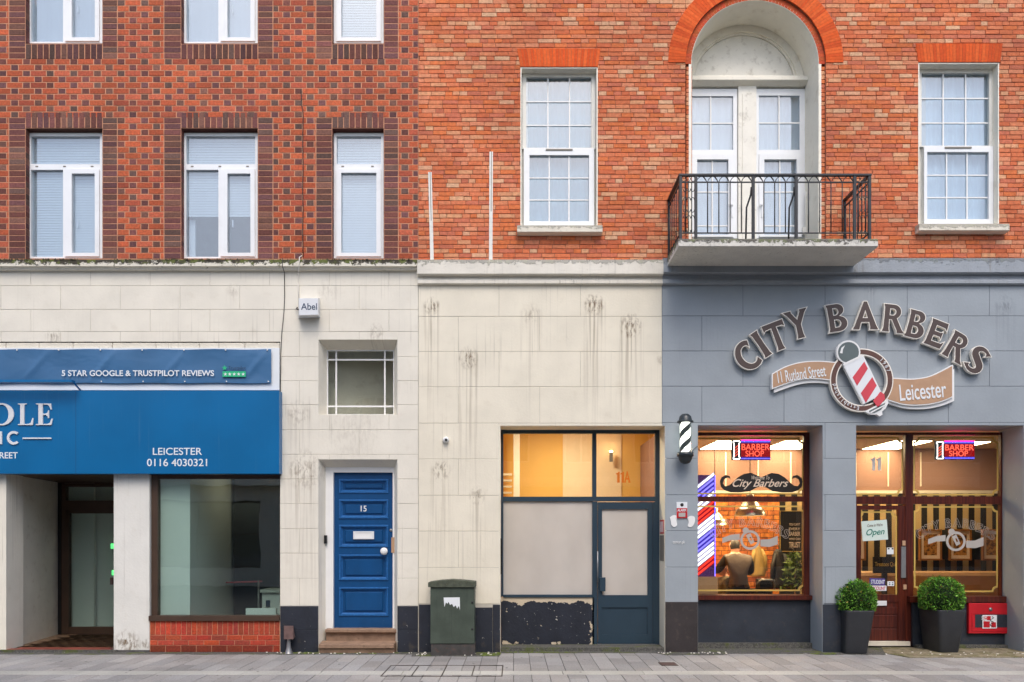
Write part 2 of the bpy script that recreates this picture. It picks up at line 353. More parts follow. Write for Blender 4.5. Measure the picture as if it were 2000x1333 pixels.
M['blind'] = plain('blind_white', (240,241,240), .6, .03); M['curtain'] = plain('curtain_sheer_blue', (140,176,190), .8, .06, 4, stretch=(20,20,.3)); M['curtain2'] = plain('curtain_sheer_pale', (226,240,248), .8, .06, 4, stretch=(20,20,.3)); M['curtain3'] = plain('curtain_lilac', (226,229,232), .8, .06, 4, stretch=(20,20,.3))
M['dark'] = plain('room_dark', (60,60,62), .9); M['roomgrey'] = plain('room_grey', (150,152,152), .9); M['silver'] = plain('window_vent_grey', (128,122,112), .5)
M['iron'] = plain('iron_black', (44,46,50), .5, .2, 20, .001, 120)
t = NT('paint_royal_blue'); c = t.mix(1.0, lin((8,72,124)), t.grey(t.ramp(t.noise(5, 6, (1,1,.4)), .25, .75, .86, 1.08)), 'MULTIPLY'); c = flecks(t, c, (120,150,180), 40, .71, .76, .5); t.bump(t.noise(70, 3, (1,1,.2)), .0008); M['blue'] = t.fin(c, .38, 0, .5)
M['bluedge'] = plain('paint_royal_blue_sheen_worn', (34,98,160), .45, .25, 30)  # lighter blue: moulding sheen painted into the colour, together with wear
t = NT('paint_black_chipped'); c = t.mix(1.0, lin((40,44,54)), t.grey(t.ramp(t.noise(5, 6), .25, .75, .8, 1.2)), 'MULTIPLY')
c = flecks(t, c, (200,196,184), 24, .70, .725, .9, (2,0,0)); c = flecks(t, c, (88,78,66), 7, .58, .75, .5, (0,9,0)); t.bump(t.noise(30, 5), .004); M['plinth'] = t.fin(c, .6, 0, .4)
t = NT('paint_black_peeling'); x, y, z = t.xyz(); c = t.mix(1.0, lin((38,42,52)), t.grey(t.ramp(t.noise(5, 6), .25, .75, .8, 1.2)), 'MULTIPLY')
e = t.math('ADD', t.math('ADD', t.ramp(z, ZZ(1186,.2), ZZ(1170,.2), 0, .38), t.ramp(z, ZZ(1243,.2), ZZ(1262,.2), 0, .14)), t.ramp(x, XX(1146,.2), XX(1162,.2), 0, .16))
m = t.ramp(t.math('ADD', t.noise(9, 6, off=(1,0,2), rough=.6), e), .685, .70); c = t.mix(m, c, lin((206,190,164))); c = flecks(t, c, (208,202,190), 30, .70, .72, .9); t.bump(t.math('SUBTRACT', t.noise(30, 5), t.math('MULTIPLY', m, .8)), .005); M['peel'] = t.fin(c, .65, 0, .35)
M['plinthB'] = plain('paint_blueblack', (46,52,62), .5, .2, 4, .002, 30, dirt=.35, dirtc=(84,78,72)); M['plinthW'] = plain('plinth_brown_black', (52,46,46), .6, .25, 4, .002, 30, dirt=.4, dirtc=(96,82,72))
M['teal'] = plain('frame_slate_blue', (42,62,76), .4, .08, 4); M['frost'] = None
t = NT('glass_frosted'); c = t.mix(t.ramp(t.noise(2.2, 3, (1,1,.7)), .3, .7), lin((216,212,205)), lin((204,200,193))); tr = t.new('BsdfTranslucent'); tr.inputs[0].default_value = (*lin((235,228,214)), 1); t.fin(c, .3, 0, .5); mx = t.new('MixShader'); mx.inputs[0].default_value = .22; t.link(t.b.outputs[0], mx.inputs[1]); t.link(tr.outputs[0], mx.inputs[2]); t.link(mx.outputs[0], t.out.inputs[0]); M['frost'] = t.m
t = NT('wood_mahogany'); g = t.noise(1.0, 6, (38,38,1.6), dist=.6); c = t.mix(t.ramp(g, .3, .7), lin((58,22,20)), lin((98,42,28))); t.bump(t.noise(60, 3, (1,1,.1)), .0006); M['wood'] = t.fin(c, .3, 0, .5)
M['bronze'] = plain('frame_bronze', (74,56,44), .45, .15, 6); M['bronze_dark'] = plain('frame_bronze_dark', (44,38,36), .5, .15, 6)
t = NT('sign_blue_vinyl'); c = t.mix(1.0, lin((4,104,160)), t.grey(t.ramp(t.noise(1.2, 3), .3, .7, .92, 1.06)), 'MULTIPLY'); c = drips(t, c, .16, (120,150,170), 3); M['sign'] = t.fin(c, .32, 0, .5)
t = NT('banner_blue_pvc'); t.bump(t.noise(2.0, 2, (1.0,1,1.6), dist=.5), .02, .6); c = t.mix(1.0, lin((62,108,150)), t.grey(t.ramp(t.noise(2, 4), .3, .7, .92, 1.06)), 'MULTIPLY'); M['banner'] = t.fin(c, .4, 0, .5)
M['white'] = plain('white_paint', (238,238,236), .45, .03); M['whiteflat'] = plain('white_vinyl', (232,236,238), .5, .02); M['whitem'] = plain('white_metal', (226,228,230), .35, .05); M['brownletter'] = plain('letter_brown', (80,65,60), .5, .08, 8); M['brownring'] = plain('sign_brown', (98,66,56), .5, .1, 8); M['hallpanel'] = plain('hall_panel_cream', (240,214,176), .7, .04); M['tan'] = plain('sign_tan', (188,150,118), .5, .08, 8); M['cream'] = plain('letter_cream', (246,240,228), .5, .03)
M['red'] = plain('sign_red', (214,72,84), .5, .06); M['slate'] = plain('sign_slate', (96,108,108), .45, .08); M['green_tp'] = plain('print_green', (38,184,128), .5, .02); M['navy'] = plain('print_navy', (36,60,90), .5, .02)
M['black'] = plain('black_plastic', (26,26,28), .4, .1); M['grille'] = plain('dark_grille', (58,50,42), .6)
t = NT('cabinet_green'); c = t.mix(1.0, lin((74,84,74)), t.grey(t.ramp(t.noise(4, 7), .25, .75, .78, 1.15)), 'MULTIPLY'); c = drips(t, c, .5, (50,56,48), 2); c = flecks(t, c, (150,150,140), 40, .72, .75, .5); t.bump(t.noise(45, 4), .002); M['cab'] = t.fin(c, .5, 0, .4)
M['cabtop'] = plain('cabinet_lid_lichen', (78,84,70), .8, .3, 18, .006, 40, dirt=.6, dirtc=(120,112,80)); M['cabbase'] = plain('cabinet_base', (70,68,66), .8, .25, 10, .003, 40, dirt=.5, dirtc=(120,82,62))
M['rust'] = plain('metal_oxide', (112,88,84), .6, .25, 14, .002, 50); M['galv'] = plain('metal_grey', (150,150,150), .4, .15, 10, metal=.6)
M['step'] = plain('step_sandstone', (150,122,100), .8, .25, 9, .004, 40, dirt=.5, dirtc=(84,66,52))
M['paver'] = attr('paver_grey', .85, .22, 50, .002, 120, soot=.3); M['edging'] = attr('edging_pale', .85, .14, 40, .002, 100)
M['sand'] = plain('paver_joint_sand', (92,90,88), .95, .3, 20); t = NT('asphalt_strip'); c = t.mix(t.ramp(t.noise(60, 5), .3, .7), lin((74,74,72)), lin((112,110,104))); c = t.mix(t.ramp(t.noise(4.5, 6, off=(3,1,0), rough=.7), .50, .64, 0, .8), c, lin((92,100,52))); c = flecks(t, c, (196,190,180), 38, .69, .71, .9); t.bump(t.noise(70, 5), .008); M['strip'] = t.fin(c, .95, 0, .2)
t = NT('dirt_worn_patch'); c = t.mix(t.ramp(t.noise(8, 7, rough=.7), .35, .65), lin((116,106,84)), lin((156,146,122))); c = t.mix(t.ramp(t.noise(5, 6, off=(8,1,0)), .5, .65, 0, .7), c, lin((92,94,50))); c = flecks(t, c, (200,192,180), 34, .68, .70, .9); t.bump(t.noise(60, 5), .008); M['dirt'] = t.fin(c, .95, 0, .2)
M['moss'] = plain('moss_green', (98,112,44), .95, .4, 30, .015, 60); M['asphalt'] = plain('road_asphalt', (82,82,84), .9, .2, 20, .004, 80); M['tile'] = attr('quarry_tile_red', .55, .25, 30, .001, 60)
M['pot'] = plain('planter_charcoal', (48,50,54), .5, .15, 7, .001, 80, dirt=.15, dirtc=(82,80,78)); M['leaf'] = attr('leaf_box', .5, .2, 30, .0, 60, 0, .4); M['soil'] = plain('shrub_core', (22,40,14), .9, .4, 30)
M['meter'] = plain('meter_box_red', (196,28,40), .4, .15, 5, dirt=.15, dirtc=(120,30,34)); M['gold'] = plain('gilt_line', (206,174,92), .45, .08); M['etch'] = plain('etched_film', (178,172,166), .7, .05)
M['yellow'] = plain('wall_yellow', (236,186,96), .7, .05, 2); M['pinkwall'] = plain('wall_pinkbrown', (150,112,96), .7, .1, 1.2); M['ceil'] = plain('ceiling_white', (226,214,196), .8, .04); M['floorin'] = plain('floor_brown', (150,120,95), .5, .15); M['offwhite'] = plain('wall_offwhite', (224,228,224), .7, .04, 2); M['plast'] = plain('partition_pale', (240,246,246), .6, .03, 2)
t = NT('brick_slips_orange'); br = t.new('TexBrick'); br.inputs['Scale'].default_value = 1; br.inputs['Brick Width'].default_value = .22; br.inputs['Row Height'].default_value = .075; br.inputs['Mortar Size'].default_value = .006; br.inputs['Color1'].default_value = (*lin((228,140,60)), 1); br.inputs['Color2'].default_value = (*lin((176,88,42)), 1); br.inputs['Mortar'].default_value = (*lin((104,60,36)), 1)
mp = t.new('Mapping'); mp.inputs['Rotation'].default_value = (R(90), 0, 0); t.link(t.pos(), mp.inputs[0]); t.link(mp.outputs[0], br.inputs['Vector']); c = t.mix(1.0, br.outputs[0], t.grey(t.ramp(t.noise(14, 6), .25, .75, .6, 1.5)), 'MULTIPLY'); M['slips'] = t.fin(c, .7)
t = NT('wallpaper_stripe'); x, y, z = t.xyz(); st = t.ramp(t.math('SINE', t.math('MULTIPLY', x, 2*math.pi/.2)), -.08, .08); M['stripe'] = t.fin(t.mix(st, lin((34,28,24)), lin((196,164,112))), .5)
M['leather'] = plain('sofa_leather', (182,140,96), .45, .12, 5, .002, 40); M['print'] = None
t = NT('print_sepia'); c = t.mix(t.ramp(t.noise(18, 6, rough=.7), .42, .6), lin((196,136,64)), lin((92,56,26))); M['print'] = t.fin(c, .5); M['mount'] = plain('picture_mount', (236,214,190), .6, .03); M['frameg'] = plain('picture_frame', (150,98,48), .4, .15)
M['steel'] = plain('lamp_steel', (196,186,170), .25, .08, metal=.85); M['card'] = plain('cardboard', (186,142,104), .8, .1, 5); M['poster'] = plain('poster_black', (38,32,28), .5, .2, 8)
M['skin'] = plain('skin', (206,150,124), .5, .06); M['hair'] = plain('hair_dark', (34,28,26), .6, .2, 40); M['vest'] = plain('vest_quilted', (84,70,62), .6, .15, 6, .01, 14, stretch=(.3,.3,3)); M['sleeve'] = plain('sleeve_black', (30,30,36), .7, .15); M['trouser'] = plain('trousers_dark', (32,34,42), .8, .15); M['cape'] = plain('cape_camo', (86,78,58), .7, .6, 14); M['coatdark'] = plain('coat_black', (36,30,28), .6, .3, 12, .01, 16); M['coatbeige'] = plain('coat_beige', (178,148,86), .7, .15, 6, .006, 12); M['plantin'] = attr('leaf_indoor', .6, .2, 20)
M['e_white'] = glow('neon_white', (255,255,255), 3.0); M['e_red'] = glow('neon_red', (255,92,70), 1.6); M['e_blue'] = glow('neon_blue', (110,100,255), 2.4); M['e_panel'] = glow('ceiling_panel_light', (255,226,180), 15.0); M['e_warm'] = glow('lamp_warm', (255,214,160), 45.0); M['e_redbg'] = glow('led_red_field', (215,10,16), .38); M['e_bluebg'] = glow('led_blue_field', (58,44,170), 0.55); M['e_polebg'] = glow('neon_backing', (96,52,110), 0.45); M['e_pole'] = glow('pole_lit_white', (255,255,246), 2.2); M['e_green'] = glow('exit_green', (90,230,120), 1.2); M['e_box'] = glow('added_hall_lamp', (255,240,215), 85.0)
M['poled'] = plain('pole_stripe_dark', (58,66,66), .4, .1); M['poleg'] = plain('pole_metal_dark', (46,54,58), .3, .15, 8); M['clear'] = glass('glass_cylinder', (245,248,246), 1.45)
M['e_tubered'] = glow('neon_tube_red', (255,50,36), 2.0); M['e_clinic'] = glow('clinic_downlight', (255,232,190), 14.0)
M['e_edge'] = glow('sign_added_glow', (255,16,110), 40.0); M['e_bgR'] = glow('neon_glow_red', (205,36,44), .55); M['e_bgB'] = glow('neon_glow_blue', (84,70,205), .6); M['e_bgW'] = glow('neon_glow_white', (206,196,236), .75)

# ------------------------------------------------------------ ground
mb = MB(); mb.quad((-70,-60,-.13),(70,-60,-.13),(70,30,-.13),(-70,30,-.13)); single('ground', mb, M['asphalt'], kind='structure')
mb = MB(); mb.box(-14,14,-2.6,4,-.125,-.012); pave = single('pavement', mb, M['sand'], kind='structure')
mb = MB()
for i in range(-12, 13): mb.cbox(i*.92+.005, i*.92+.915, -2.75, -2.605, -.125, .0, .004)
mb2 = MB(); mb2.box(-14,14,-2.75,-2.6,-.128,.002); single('kerb', mb2, M['sand'], kind='structure')
def top_box(x0, x1, y0, y1, z, col, b=.003):
    m = MB(); v = [(x0+b,y0+b,z),(x1-b,y0+b,z),(x1-b,y1-b,z),(x0+b,y1-b,z),(x0,y0,z-b),(x1,y0,z-b),(x1,y1,z-b),(x0,y1,z-b),(x0,y0,z-.03),(x1,y0,z-.03),(x1,y1,z-.03),(x0,y1,z-.03)]
    return m._add(v, [(0,1,2,3),(4,5,1,0),(5,6,2,1),(6,7,3,2),(7,4,0,3),(8,9,5,4),(9,10,6,5),(10,11,7,6),(11,8,4,7)], col)
pcs = []
PW = .196
for k in range(-64, 65):
    x0 = k*PW + .0025; x1 = x0 + PW - .005
    for ya, yb in ((-1.375, -.02), (-2.6, -1.605)):
        y = yb - (.225 if k % 2 else .0) - (.04*((k*7) % 3))
        cuts = [yb]
        while y > ya + .12:
            if cuts[-1]-y > .1: cuts.append(y)
            y -= .45
        cuts.append(ya)
        for q in range(len(cuts)-1):
            g = rnd.uniform(.80, 1.12); w = rnd.uniform(-.015, .02); base = lin((162,159,156)); col = (base[0]*g*(1+w), base[1]*g, base[2]*g*(1-w))
            pcs.append((x0, x1, cuts[q+1]+.0025, cuts[q]-.0025, rnd.uniform(-.0015,.0015), col))
vis = lambda p: abs(XXinv((p[0]+p[1])/2, (p[2]+p[3])/2) - 1000) < 1040 and (p[2]+p[3])/2 > -2.15
def XXinv(x, y): return CX + x*PX*D/(D+y)
pcs.sort(key=lambda p: (not vis(p), p[2]*0 - (p[1]-p[0])*(p[3]-p[2])/(D+p[2])**3))
for p in pcs[:300]: piece('paver', top_box(p[0], p[1], p[2], p[3], p[4], p[5]), M['paver'], pave)
part('pavers', join(*[top_box(*p[:4], p[4], p[5]) for p in pcs[300:]]), M['paver'], pave, kind='stuff')
x = -13.0
while x < 13:
    l = rnd.uniform(.85, .95); g = rnd.uniform(.94, 1.05); c = lin((182,180,172)); piece('edging_slab', top_box(x+.002, x+l-.002, -1.60, -1.38, rnd.uniform(0,.002), tuple(q*g for q in c)), M['edging'], pave); x += l
# uneven dark strip at the foot of the walls, worn patches, moss
def sheet(name, pts, z, m, n=7, jag=.02):
    out = []
    for i in range(len(pts)):
        a, b = pts[i], pts[(i+1) % len(pts)]
        L = math.hypot(b[0]-a[0], b[1]-a[1]); k = max(1, int(L/.12))
        for q in range(k):
            f = q/k; j = jag if a[1] < -.06 and b[1] < -.06 else 0
            out.append((a[0]+(b[0]-a[0])*f + rnd.uniform(-j,j)*.4, a[1]+(b[1]-a[1])*f + rnd.uniform(-j,j)))
    m_ = MB(); n_ = len(out); m_._add([(x,y,z) for x,y in out] + [(x,y,z-.02) for x,y in out], [tuple(range(n_))] + [(i+n_, (i+1) % n_+n_, (i+1) % n_, i) for i in range(n_)])
    return single(name, m_, m, kind='structure')
def gx(px, y): return XX(px, y)
sheet('asphalt_strip', [(-9,-.17),(gx(805,-.17),-.17),(gx(805,-.32),-.32),(gx(975,-.32),-.32),(gx(978,-.03),-.03),(gx(978,.3),.3),(-9,.3)], .006, M['strip'])
sheet('asphalt_strip', [(gx(978,-.05),-.05),(gx(1280,-.05),-.05),(gx(1300,-.22),-.22),(gx(1420,-.22),-.22),(gx(1400,-.10),-.10),(gx(1575,-.10),-.10),(gx(1600,-.2),-.2),(gx(1730,-.2),-.2),(gx(1740,.5),.5),(gx(978,.5),.5)], .007, M['strip'])
sheet('worn_patch', [(gx(1728,-.08),-.08),(gx(1775,-.42),-.42),(gx(2100,-.44),-.44),(gx(2100,.6),.6),(gx(1720,.6),.6)], .010, M['dirt'])
m_ = MB()
def moss_patch(px0, px1, y0, y1, n, h=.02):
    mm = MB()
    for i in range(n):
        yy = rnd.uniform(y0, y1); xx = gx(rnd.uniform(px0, px1), yy); r = rnd.uniform(.012,.035); g = rnd.uniform(.7,1.3)
        k = 6; v = [(xx+r*math.cos(6.283*q/k)*rnd.uniform(.7,1.2), yy+r*math.sin(6.283*q/k)*.8, .006) for q in range(k)] + [(xx, yy, rnd.uniform(.012, h))]
        mm._add(v, [(q, (q+1) % k, k) for q in range(k)], None, True)
    return mm
single('moss', join(moss_patch(940,976,-.30,-.08,70), moss_patch(985,1110,-.045,-.005,40), moss_patch(555,630,-.14,-.02,40,.014), moss_patch(1585,1630,-.2,-.1,40,.014), moss_patch(640,780,-.15,-.03,24,.012)), M['moss'], 'low green moss growing at the foot of the walls', 'moss', kind='stuff')
mm = MB()
for i in range(900):
    px = rnd.uniform(-40, 814); 
    if math.sin(px*.021)+.6*math.sin(px*.057+1)+rnd.uniform(-.9,.9) < .1: continue
    xx = XX(px, -.085); yy = rnd.uniform(-.094,-.03); zz = ZZ(512) + (-.085-yy)*-.06; r = rnd.uniform(.006,.018); k = 5
    mm._add([(xx+r*math.cos(6.283*q/k)*rnd.uniform(.7,1.3), yy+r*math.sin(6.283*q/k)*.6, zz-.004) for q in range(k)] + [(xx, yy, zz+rnd.uniform(.006,.02))], [(q, (q+1) % k, k) for q in range(k)], None, True)
for i in range(160):
    px = rnd.choice([rnd.gauss(870,12), rnd.uniform(820,1290), rnd.gauss(1230,10), rnd.uniform(1720,2000)]); xx = XX(px, -.09); r = rnd.uniform(.005,.013); k = 5; zz = ZZ(513 if px < 1293 else 510)
    mm._add([(xx+r*math.cos(6.283*q/k), -.09+r*math.sin(6.283*q/k)*.6, zz-.004) for q in range(k)] + [(xx, -.09, zz+rnd.uniform(.004,.014))], [(q, (q+1) % k, k) for q in range(k)], None, True)
single('ledge_moss', mm, plain('moss_dark', (74,70,46), .95, .6, 25, .01, 60), 'dark moss and grime clinging to the cornice ledges', 'moss', kind='stuff')
mm = MB()
for i in range(70):
    yy = rnd.uniform(-2.1,-.25); xx = gx(rnd.uniform(20,1980), yy); r = rnd.uniform(.008,.018); mm._add([(xx+r*math.cos(6.283*q/8)*rnd.uniform(.8,1.2), yy+r*math.sin(6.283*q/8), .0032) for q in range(8)], [tuple(range(8))])
single('gum_spots', mm, plain('gum_grey', (92,90,86), .8, .2), 'flattened dark gum spots on the pavement', 'gum', kind='stuff')
# litter chips along the wall foot
mm = MB()
for i in range(90):
    px = rnd.choice([rnd.uniform(520,830), rnd.uniform(800,980), rnd.uniform(1280,1420), rnd.uniform(1730,2000)]); yy = rnd.uniform(-.3 if px > 1700 or 800 < px < 980 else -.15, -.03); xx = gx(px, yy); r = rnd.uniform(.004,.012)
    mm.box(xx-r, xx+r*rnd.uniform(.5,1.5), yy-r*.6, yy+r*.6, .005, .016)
single('litter_chips', mm, M['cream'], 'pale chips and crumbs scattered along the wall foot', 'litter', kind='stuff')

# ------------------------------------------------------------ buildings
XL, XR, SPLIT = -160, 2420, 817
bA = root('brick_building', 'left building of purple and orange chequered brick over white painted stone', 'building', (XX(400), .2, 0))
bB = root('brick_building', 'right building of salmon brick with arched balcony door over cream and grey ground floor', 'building', (XX(1450), .2, 0))
TOP = -70
# --- brick wall A
winA = [(49.5,200,250.5,506),(353.5,503.5,250.5,506),(648.5,749.7,250.5,506),(49.5,200,-172,86),(353.5,503.5,-172,86),(648.5,749.7,-172,86)]
holesA = [(XX(a), XX(b), ZZ(d), ZZ(c)) for a, b, c, d in winA]
wallA = part('brick_wall', MB().wall(XX(XL), XX(SPLIT), ZZ(516), 10.6, .0035, .34, holesA), M['mortA'], bA)
CO, CP = 11.5, 23.1     # course height, half unit
bricks = []
def addb(lst, px0, px1, py0, py1, col, g=.85, proud=0.0, yb=.07, bev=.003, gx_=None):
    lst.append((XX(px0+(g if gx_ is None else gx_)), XX(px1-(g if gx_ is None else gx_)), -proud, yb, ZZ(py1-g*.8), ZZ(py0+g*.8), bev, col))
def orange():
    g = rnd.uniform(.72, 1.10); b = rnd.choice([(204,100,64),(200,98,64),(210,106,68),(192,94,68),(206,106,76)]); c = lin(b); return tuple(q*g for q in c)
def purple():
    g = rnd.uniform(.8, 1.4); b = rnd.choice([(120,74,70),(110,72,72),(122,84,72),(106,80,72),(116,70,62)]); c = lin(b); return tuple(q*g for q in c)
jambs = [(17,49.5),(200,229),(320,353.5),(503.5,533),(617,648.5),(749.7,778)]
jambs = [(-134,-100)] + [(-100-29,-100)][:0] + jambs
def in_window_band(y0, y1): return y1 <= 116.2 or y0 >= 219.5
nc = int((506 - TOP)/CO) + 1
for i in range(nc):
    y1 = 506 - i*CO; y0 = y1 - CO
    if y0 < TOP: break
    band = (y1 <= 116.5) or (y0 >= 219)
    cuts = []     # dark bonded columns and openings
    spans = [(XL, SPLIT)]
    if band:
        blk = [(17,199+30),(320,533),(617,778),(-280,-100)]
        spans = []; last = XL
        for a, b in sorted(blk):
            if a > last: spans.append((last, a))
            last = max(last, b)
        spans.append((last, SPLIT))
        for a, b in jambs:
            # column next to each opening, one dark brick a course
            yy0, yy1 = y0, y1
            addb(bricks, a, b, yy0, yy1, purple(), proud=rnd.uniform(-.001,.0015))
    ph = (i % 2)*CP
    for a, b in spans:
        k = math.floor((a - 21 - ph)/(2*CP)) - 1
        while True:
            s = 21 + ph + k*2*CP          # header [s, s+14.5], stretcher follows
            if s > b: break
            for u0, u1, dark in ((s, s+14.8, True), (s+14.8, s+2*CP, False)):
                v0, v1 = max(u0, a), min(u1, b)
                if v1 - v0 > 3.0: addb(bricks, v0, v1, y0, y1, purple() if dark else orange(), proud=rnd.uniform(-.0015,.0015))
            k += 1
# soldier courses over and under the openings
for (a, b) in ((49.5,200),(353.5,503.5),(648.5,749.7)):
    for (c, d) in ((219.5,250.5),(86,116)):
        n = round((b-a)/11.2)
        for q in range(n): addb(bricks, a+(b-a)*q/n, a+(b-a)*(q+1)/n, c, d, purple() if d > 200 else tuple(.72*v for v in purple()), proud=.001)
def emit_bricks(bricks, wall, m, holes, name='brick'):
    keep = []
    for b in bricks:
        cx, cz = (b[0]+b[1])/2, (b[4]+b[5])/2
        if any(h[0]+.005 < cx < h[1]-.005 and h[2]+.005 < cz < h[3]-.01 for h in holes): continue
        keep.append(b)
    inv = lambda b: 0 < CX + b[0]*PX and CX + b[1]*PX < 2000 and b[5] < ZZ(0)
    keep.sort(key=lambda b: (not inv(b), -(b[1]-b[0])*(b[5]-b[4])))
    for b in keep[:300]: piece(name, MB().cbox(b[0], b[1], b[2], b[3], b[4], b[5], b[6], b[7]), m, wall)
    o = MB()
    for b in keep[300:]: o.cbox(b[0], b[1], b[2], b[3], b[4], b[5], b[6], b[7])
    part(name + 's', o, m, wall, kind='stuff'); return len(keep)
emit_bricks(bricks, wallA, M['brickA'], holesA)
for a, b, c, d in winA:      # dark brick returns of the openings
    for q in range(int((d-c)/CO)+1):
        for xa_, sg_ in ((a, 1), (b, -1)):
            x_ = XX(xa_); m_ = MB().box(min(x_, x_+sg_*.004), max(x_, x_+sg_*.004), .006, .10, ZZ(min(d, c+(q+1)*CO))+.003, ZZ(c+q*CO)-.003, purple())
            if c > 0: piece('return_brick', m_, M['brickA'], wallA)
            elif c+q*CO > -20: piece('return_brick', m_, M['brickA'], wallA)
    part('head_return', MB().box(XX(a), XX(b), .004, .10, ZZ(c)-.004, ZZ(c)+.001, tuple(.7*v for v in purple())), M['brickA'], wallA)  # soffit shade put into the colour: brick tone darkened under the head
# --- brick wall B
winB = [(1017,1167,132,447),(1794,1951,124,444)]
holesB = [(XX(a), XX(b), ZZ(d), ZZ(c)) for a, b, c, d in winB]
AX, AZ, AR = XX(1476), ZZ(123), 124.5/PX
RO, RI = 171/PX, 137/PX
archhole = (AX-RI, AX+RI, ZZ(516), AZ+RI+.06)
w = MB().wall(XX(SPLIT), XX(XR), ZZ(516), 10.6, .008, .36, holesB + [archhole])
n = 28   # spandrels between the round arch and its square opening
for i in range(n):
    a0, a1 = math.pi*i/n, math.pi*(i+1)/n
    def sq(a):
        c, s = math.cos(a), math.sin(a); f = 1/max(abs(c)/RI, s/(RI+.06)) if True else 1
        return (AX+c*f, AZ+s*f)
    p0 = (AX+RI*math.cos(a0), AZ+RI*math.sin(a0)); p1 = (AX+RI*math.cos(a1), AZ+RI*math.sin(a1)); q0, q1 = sq(a0), sq(a1)
    w.quad((p0[0],.0085,p0[1]),(q0[0],.0085,q0[1]),(q1[0],.0085,q1[1]),(p1[0],.0085,p1[1]))
    w.quad((p0[0],.0085,p0[1]),(p1[0],.0085,p1[1]),(p1[0],.36,p1[1]),(p0[0],.36,p0[1]))
wallB = part('brick_wall', w, M['mortB'], bB)
def salmon(light=False):
    if light or rnd.random() < .11: b = rnd.choice([(218,160,130),(220,168,142),(215,152,120)])
    else: b = rnd.choice([(210,124,92),(208,118,84),(214,132,100),(202,110,78),(210,118,76),(216,140,112),(196,114,92)])
    g = rnd.uniform(1.02, 1.2); c = lin(b); return (min(.75, c[0]*g), min(.75, c[1]*g*.96), min(.75, c[2]*g*.82))
bricks = []; CB = 8.55; i = 0
while True:
    y1 = 512 - i*CB; y0 = y1 - CB
    if y0 < TOP: break
    hdr = (i % 4 == 2)
    for a, b in ((SPLIT, 1339), (1613, XR)):
        x = a - rnd.uniform(0, 24)
        while x < b:
            L = rnd.uniform(13,16) if (hdr and rnd.random() < .75) else rnd.uniform(24,32)
            v0, v1 = max(x, a), min(x+L, b)
            # stop at the window openings
            segs = [(v0, v1)]
            for (h0, h1, h2, h3) in winB:
                if y0 < h3 and y1 > h2:
                    segs = [(max(s0, lo), min(s1, hi)) for s0, s1 in segs for lo, hi in ((-1e9, h0), (h1, 1e9)) if min(s1, hi) - max(s0, lo) > 2]
            for s0, s1 in segs:
                if s1 - s0 > 3 and math.hypot((s0+s1)/2-1476, min(0, (y0+y1)/2-123)) > 0 and not (y1 < 123 and math.hypot((s0+s1)/2-1476, (y0+y1)/2-123) < 155):
                    addb(bricks, s0, s1, y0+rnd.uniform(-.3,.3), y1+rnd.uniform(-.3,.3), salmon(hdr and rnd.random() < .25), g=.6, proud=rnd.uniform(-.003,.003), bev=.003, gx_=.5)
            x += L
    for a, b in ((1352,1340),(1600,1612)):      # inner order of the arched opening, set back
        u0, u1 = min(a,b), max(a,b)
        if y0 > 123: bricks.append((XX(u0+.5,.03), XX(u1-.2,.03), .03+rnd.uniform(-.002,.002), .1, ZZ(y1-.5), ZZ(y0+.5), .003, salmon()))
    if y1 < 123:                                 # bricks above the arch crown
        x = 1339
        while x < 1613:
            L = rnd.uniform(27,36)
            if math.hypot(x+L/2-1476, (y0+y1)/2-123) > 165: addb(bricks, x, min(x+L,1613), y0, y1, salmon(), g=.6, proud=rnd.uniform(-.003,.003))
            x += L
    i += 1
emit_bricks(bricks, wallB, M['brickB'], holesB)
# orange gauged brick heads
def gauge():
    g = rnd.uniform(.9,1.1); return tuple(q*g for q in lin(rnd.choice([(222,92,34),(214,84,30),(226,100,42)])))
def flat_arch(t0, t1, b0, b1, yt, yb, n=26):
    p = part('flat_arch', MB().prism([(XX(b0)+.003,ZZ(yb)+.003),(XX(b1)-.003,ZZ(yb)+.003),(XX(t1)-.004,ZZ(yt)-.003),(XX(t0)+.004,ZZ(yt)-.003)], -.005, .1), M['mortB'], bB)
    for q in range(n):
        f0, f1 = (q+.04)/n, (q+.96)/n
        pts = [(b0+(b1-b0)*f0, yb), (b0+(b1-b0)*f1, yb), (t0+(t1-t0)*f1, yt), (t0+(t1-t0)*f0, yt)]
        piece('brick', MB().prism([(XX(u), ZZ(v)) for u, v in pts], -.008, .02, gauge()), M['gauged'], p)
flat_arch(1010,1173,1016,1168,96,131); flat_arch(1788,1958,1793,1953,86,122)
def ring(r0, r1, y0, y1, n, name, colf, m):
    base = MB(); k = 40
    for q in range(k):
        a0, a1 = math.pi*q/k, math.pi*(q+1)/k
        base.prism([(AX+(r0+.003)*math.cos(a0), AZ+(r0+.003)*math.sin(a0)), (AX+(r1-.003)*math.cos(a0), AZ+(r1-.003)*math.sin(a0)), (AX+(r1-.003)*math.cos(a1), AZ+(r1-.003)*math.sin(a1)), (AX+(r0+.003)*math.cos(a1), AZ+(r0+.003)*math.sin(a1))], y0+.003, y1)
    p = part(name, base, M['mortB'], bB)
    for q in range(n):
        a0, a1 = math.pi*(q+.03)/n, math.pi*(q+.97)/n
        piece('brick', MB().prism([(AX+r*math.cos(a), AZ+r*math.sin(a)) for r, a in ((r0,a0),(r1,a0),(r1,a1),(r0,a1))], y0, y0+.03, colf()), m, p)
ring(RI, RO, -.009, .06, 84, 'round_arch', gauge, M['gauged'])
def gauge2(): return tuple(q*.8 for q in lin((204,88,50)))
ring(AR+.004, RI-.002, .026, .09, 60, 'inner_arch', lambda: tuple(q*rnd.uniform(.75,1.0) for q in lin((206,92,52))), M['gauged'])
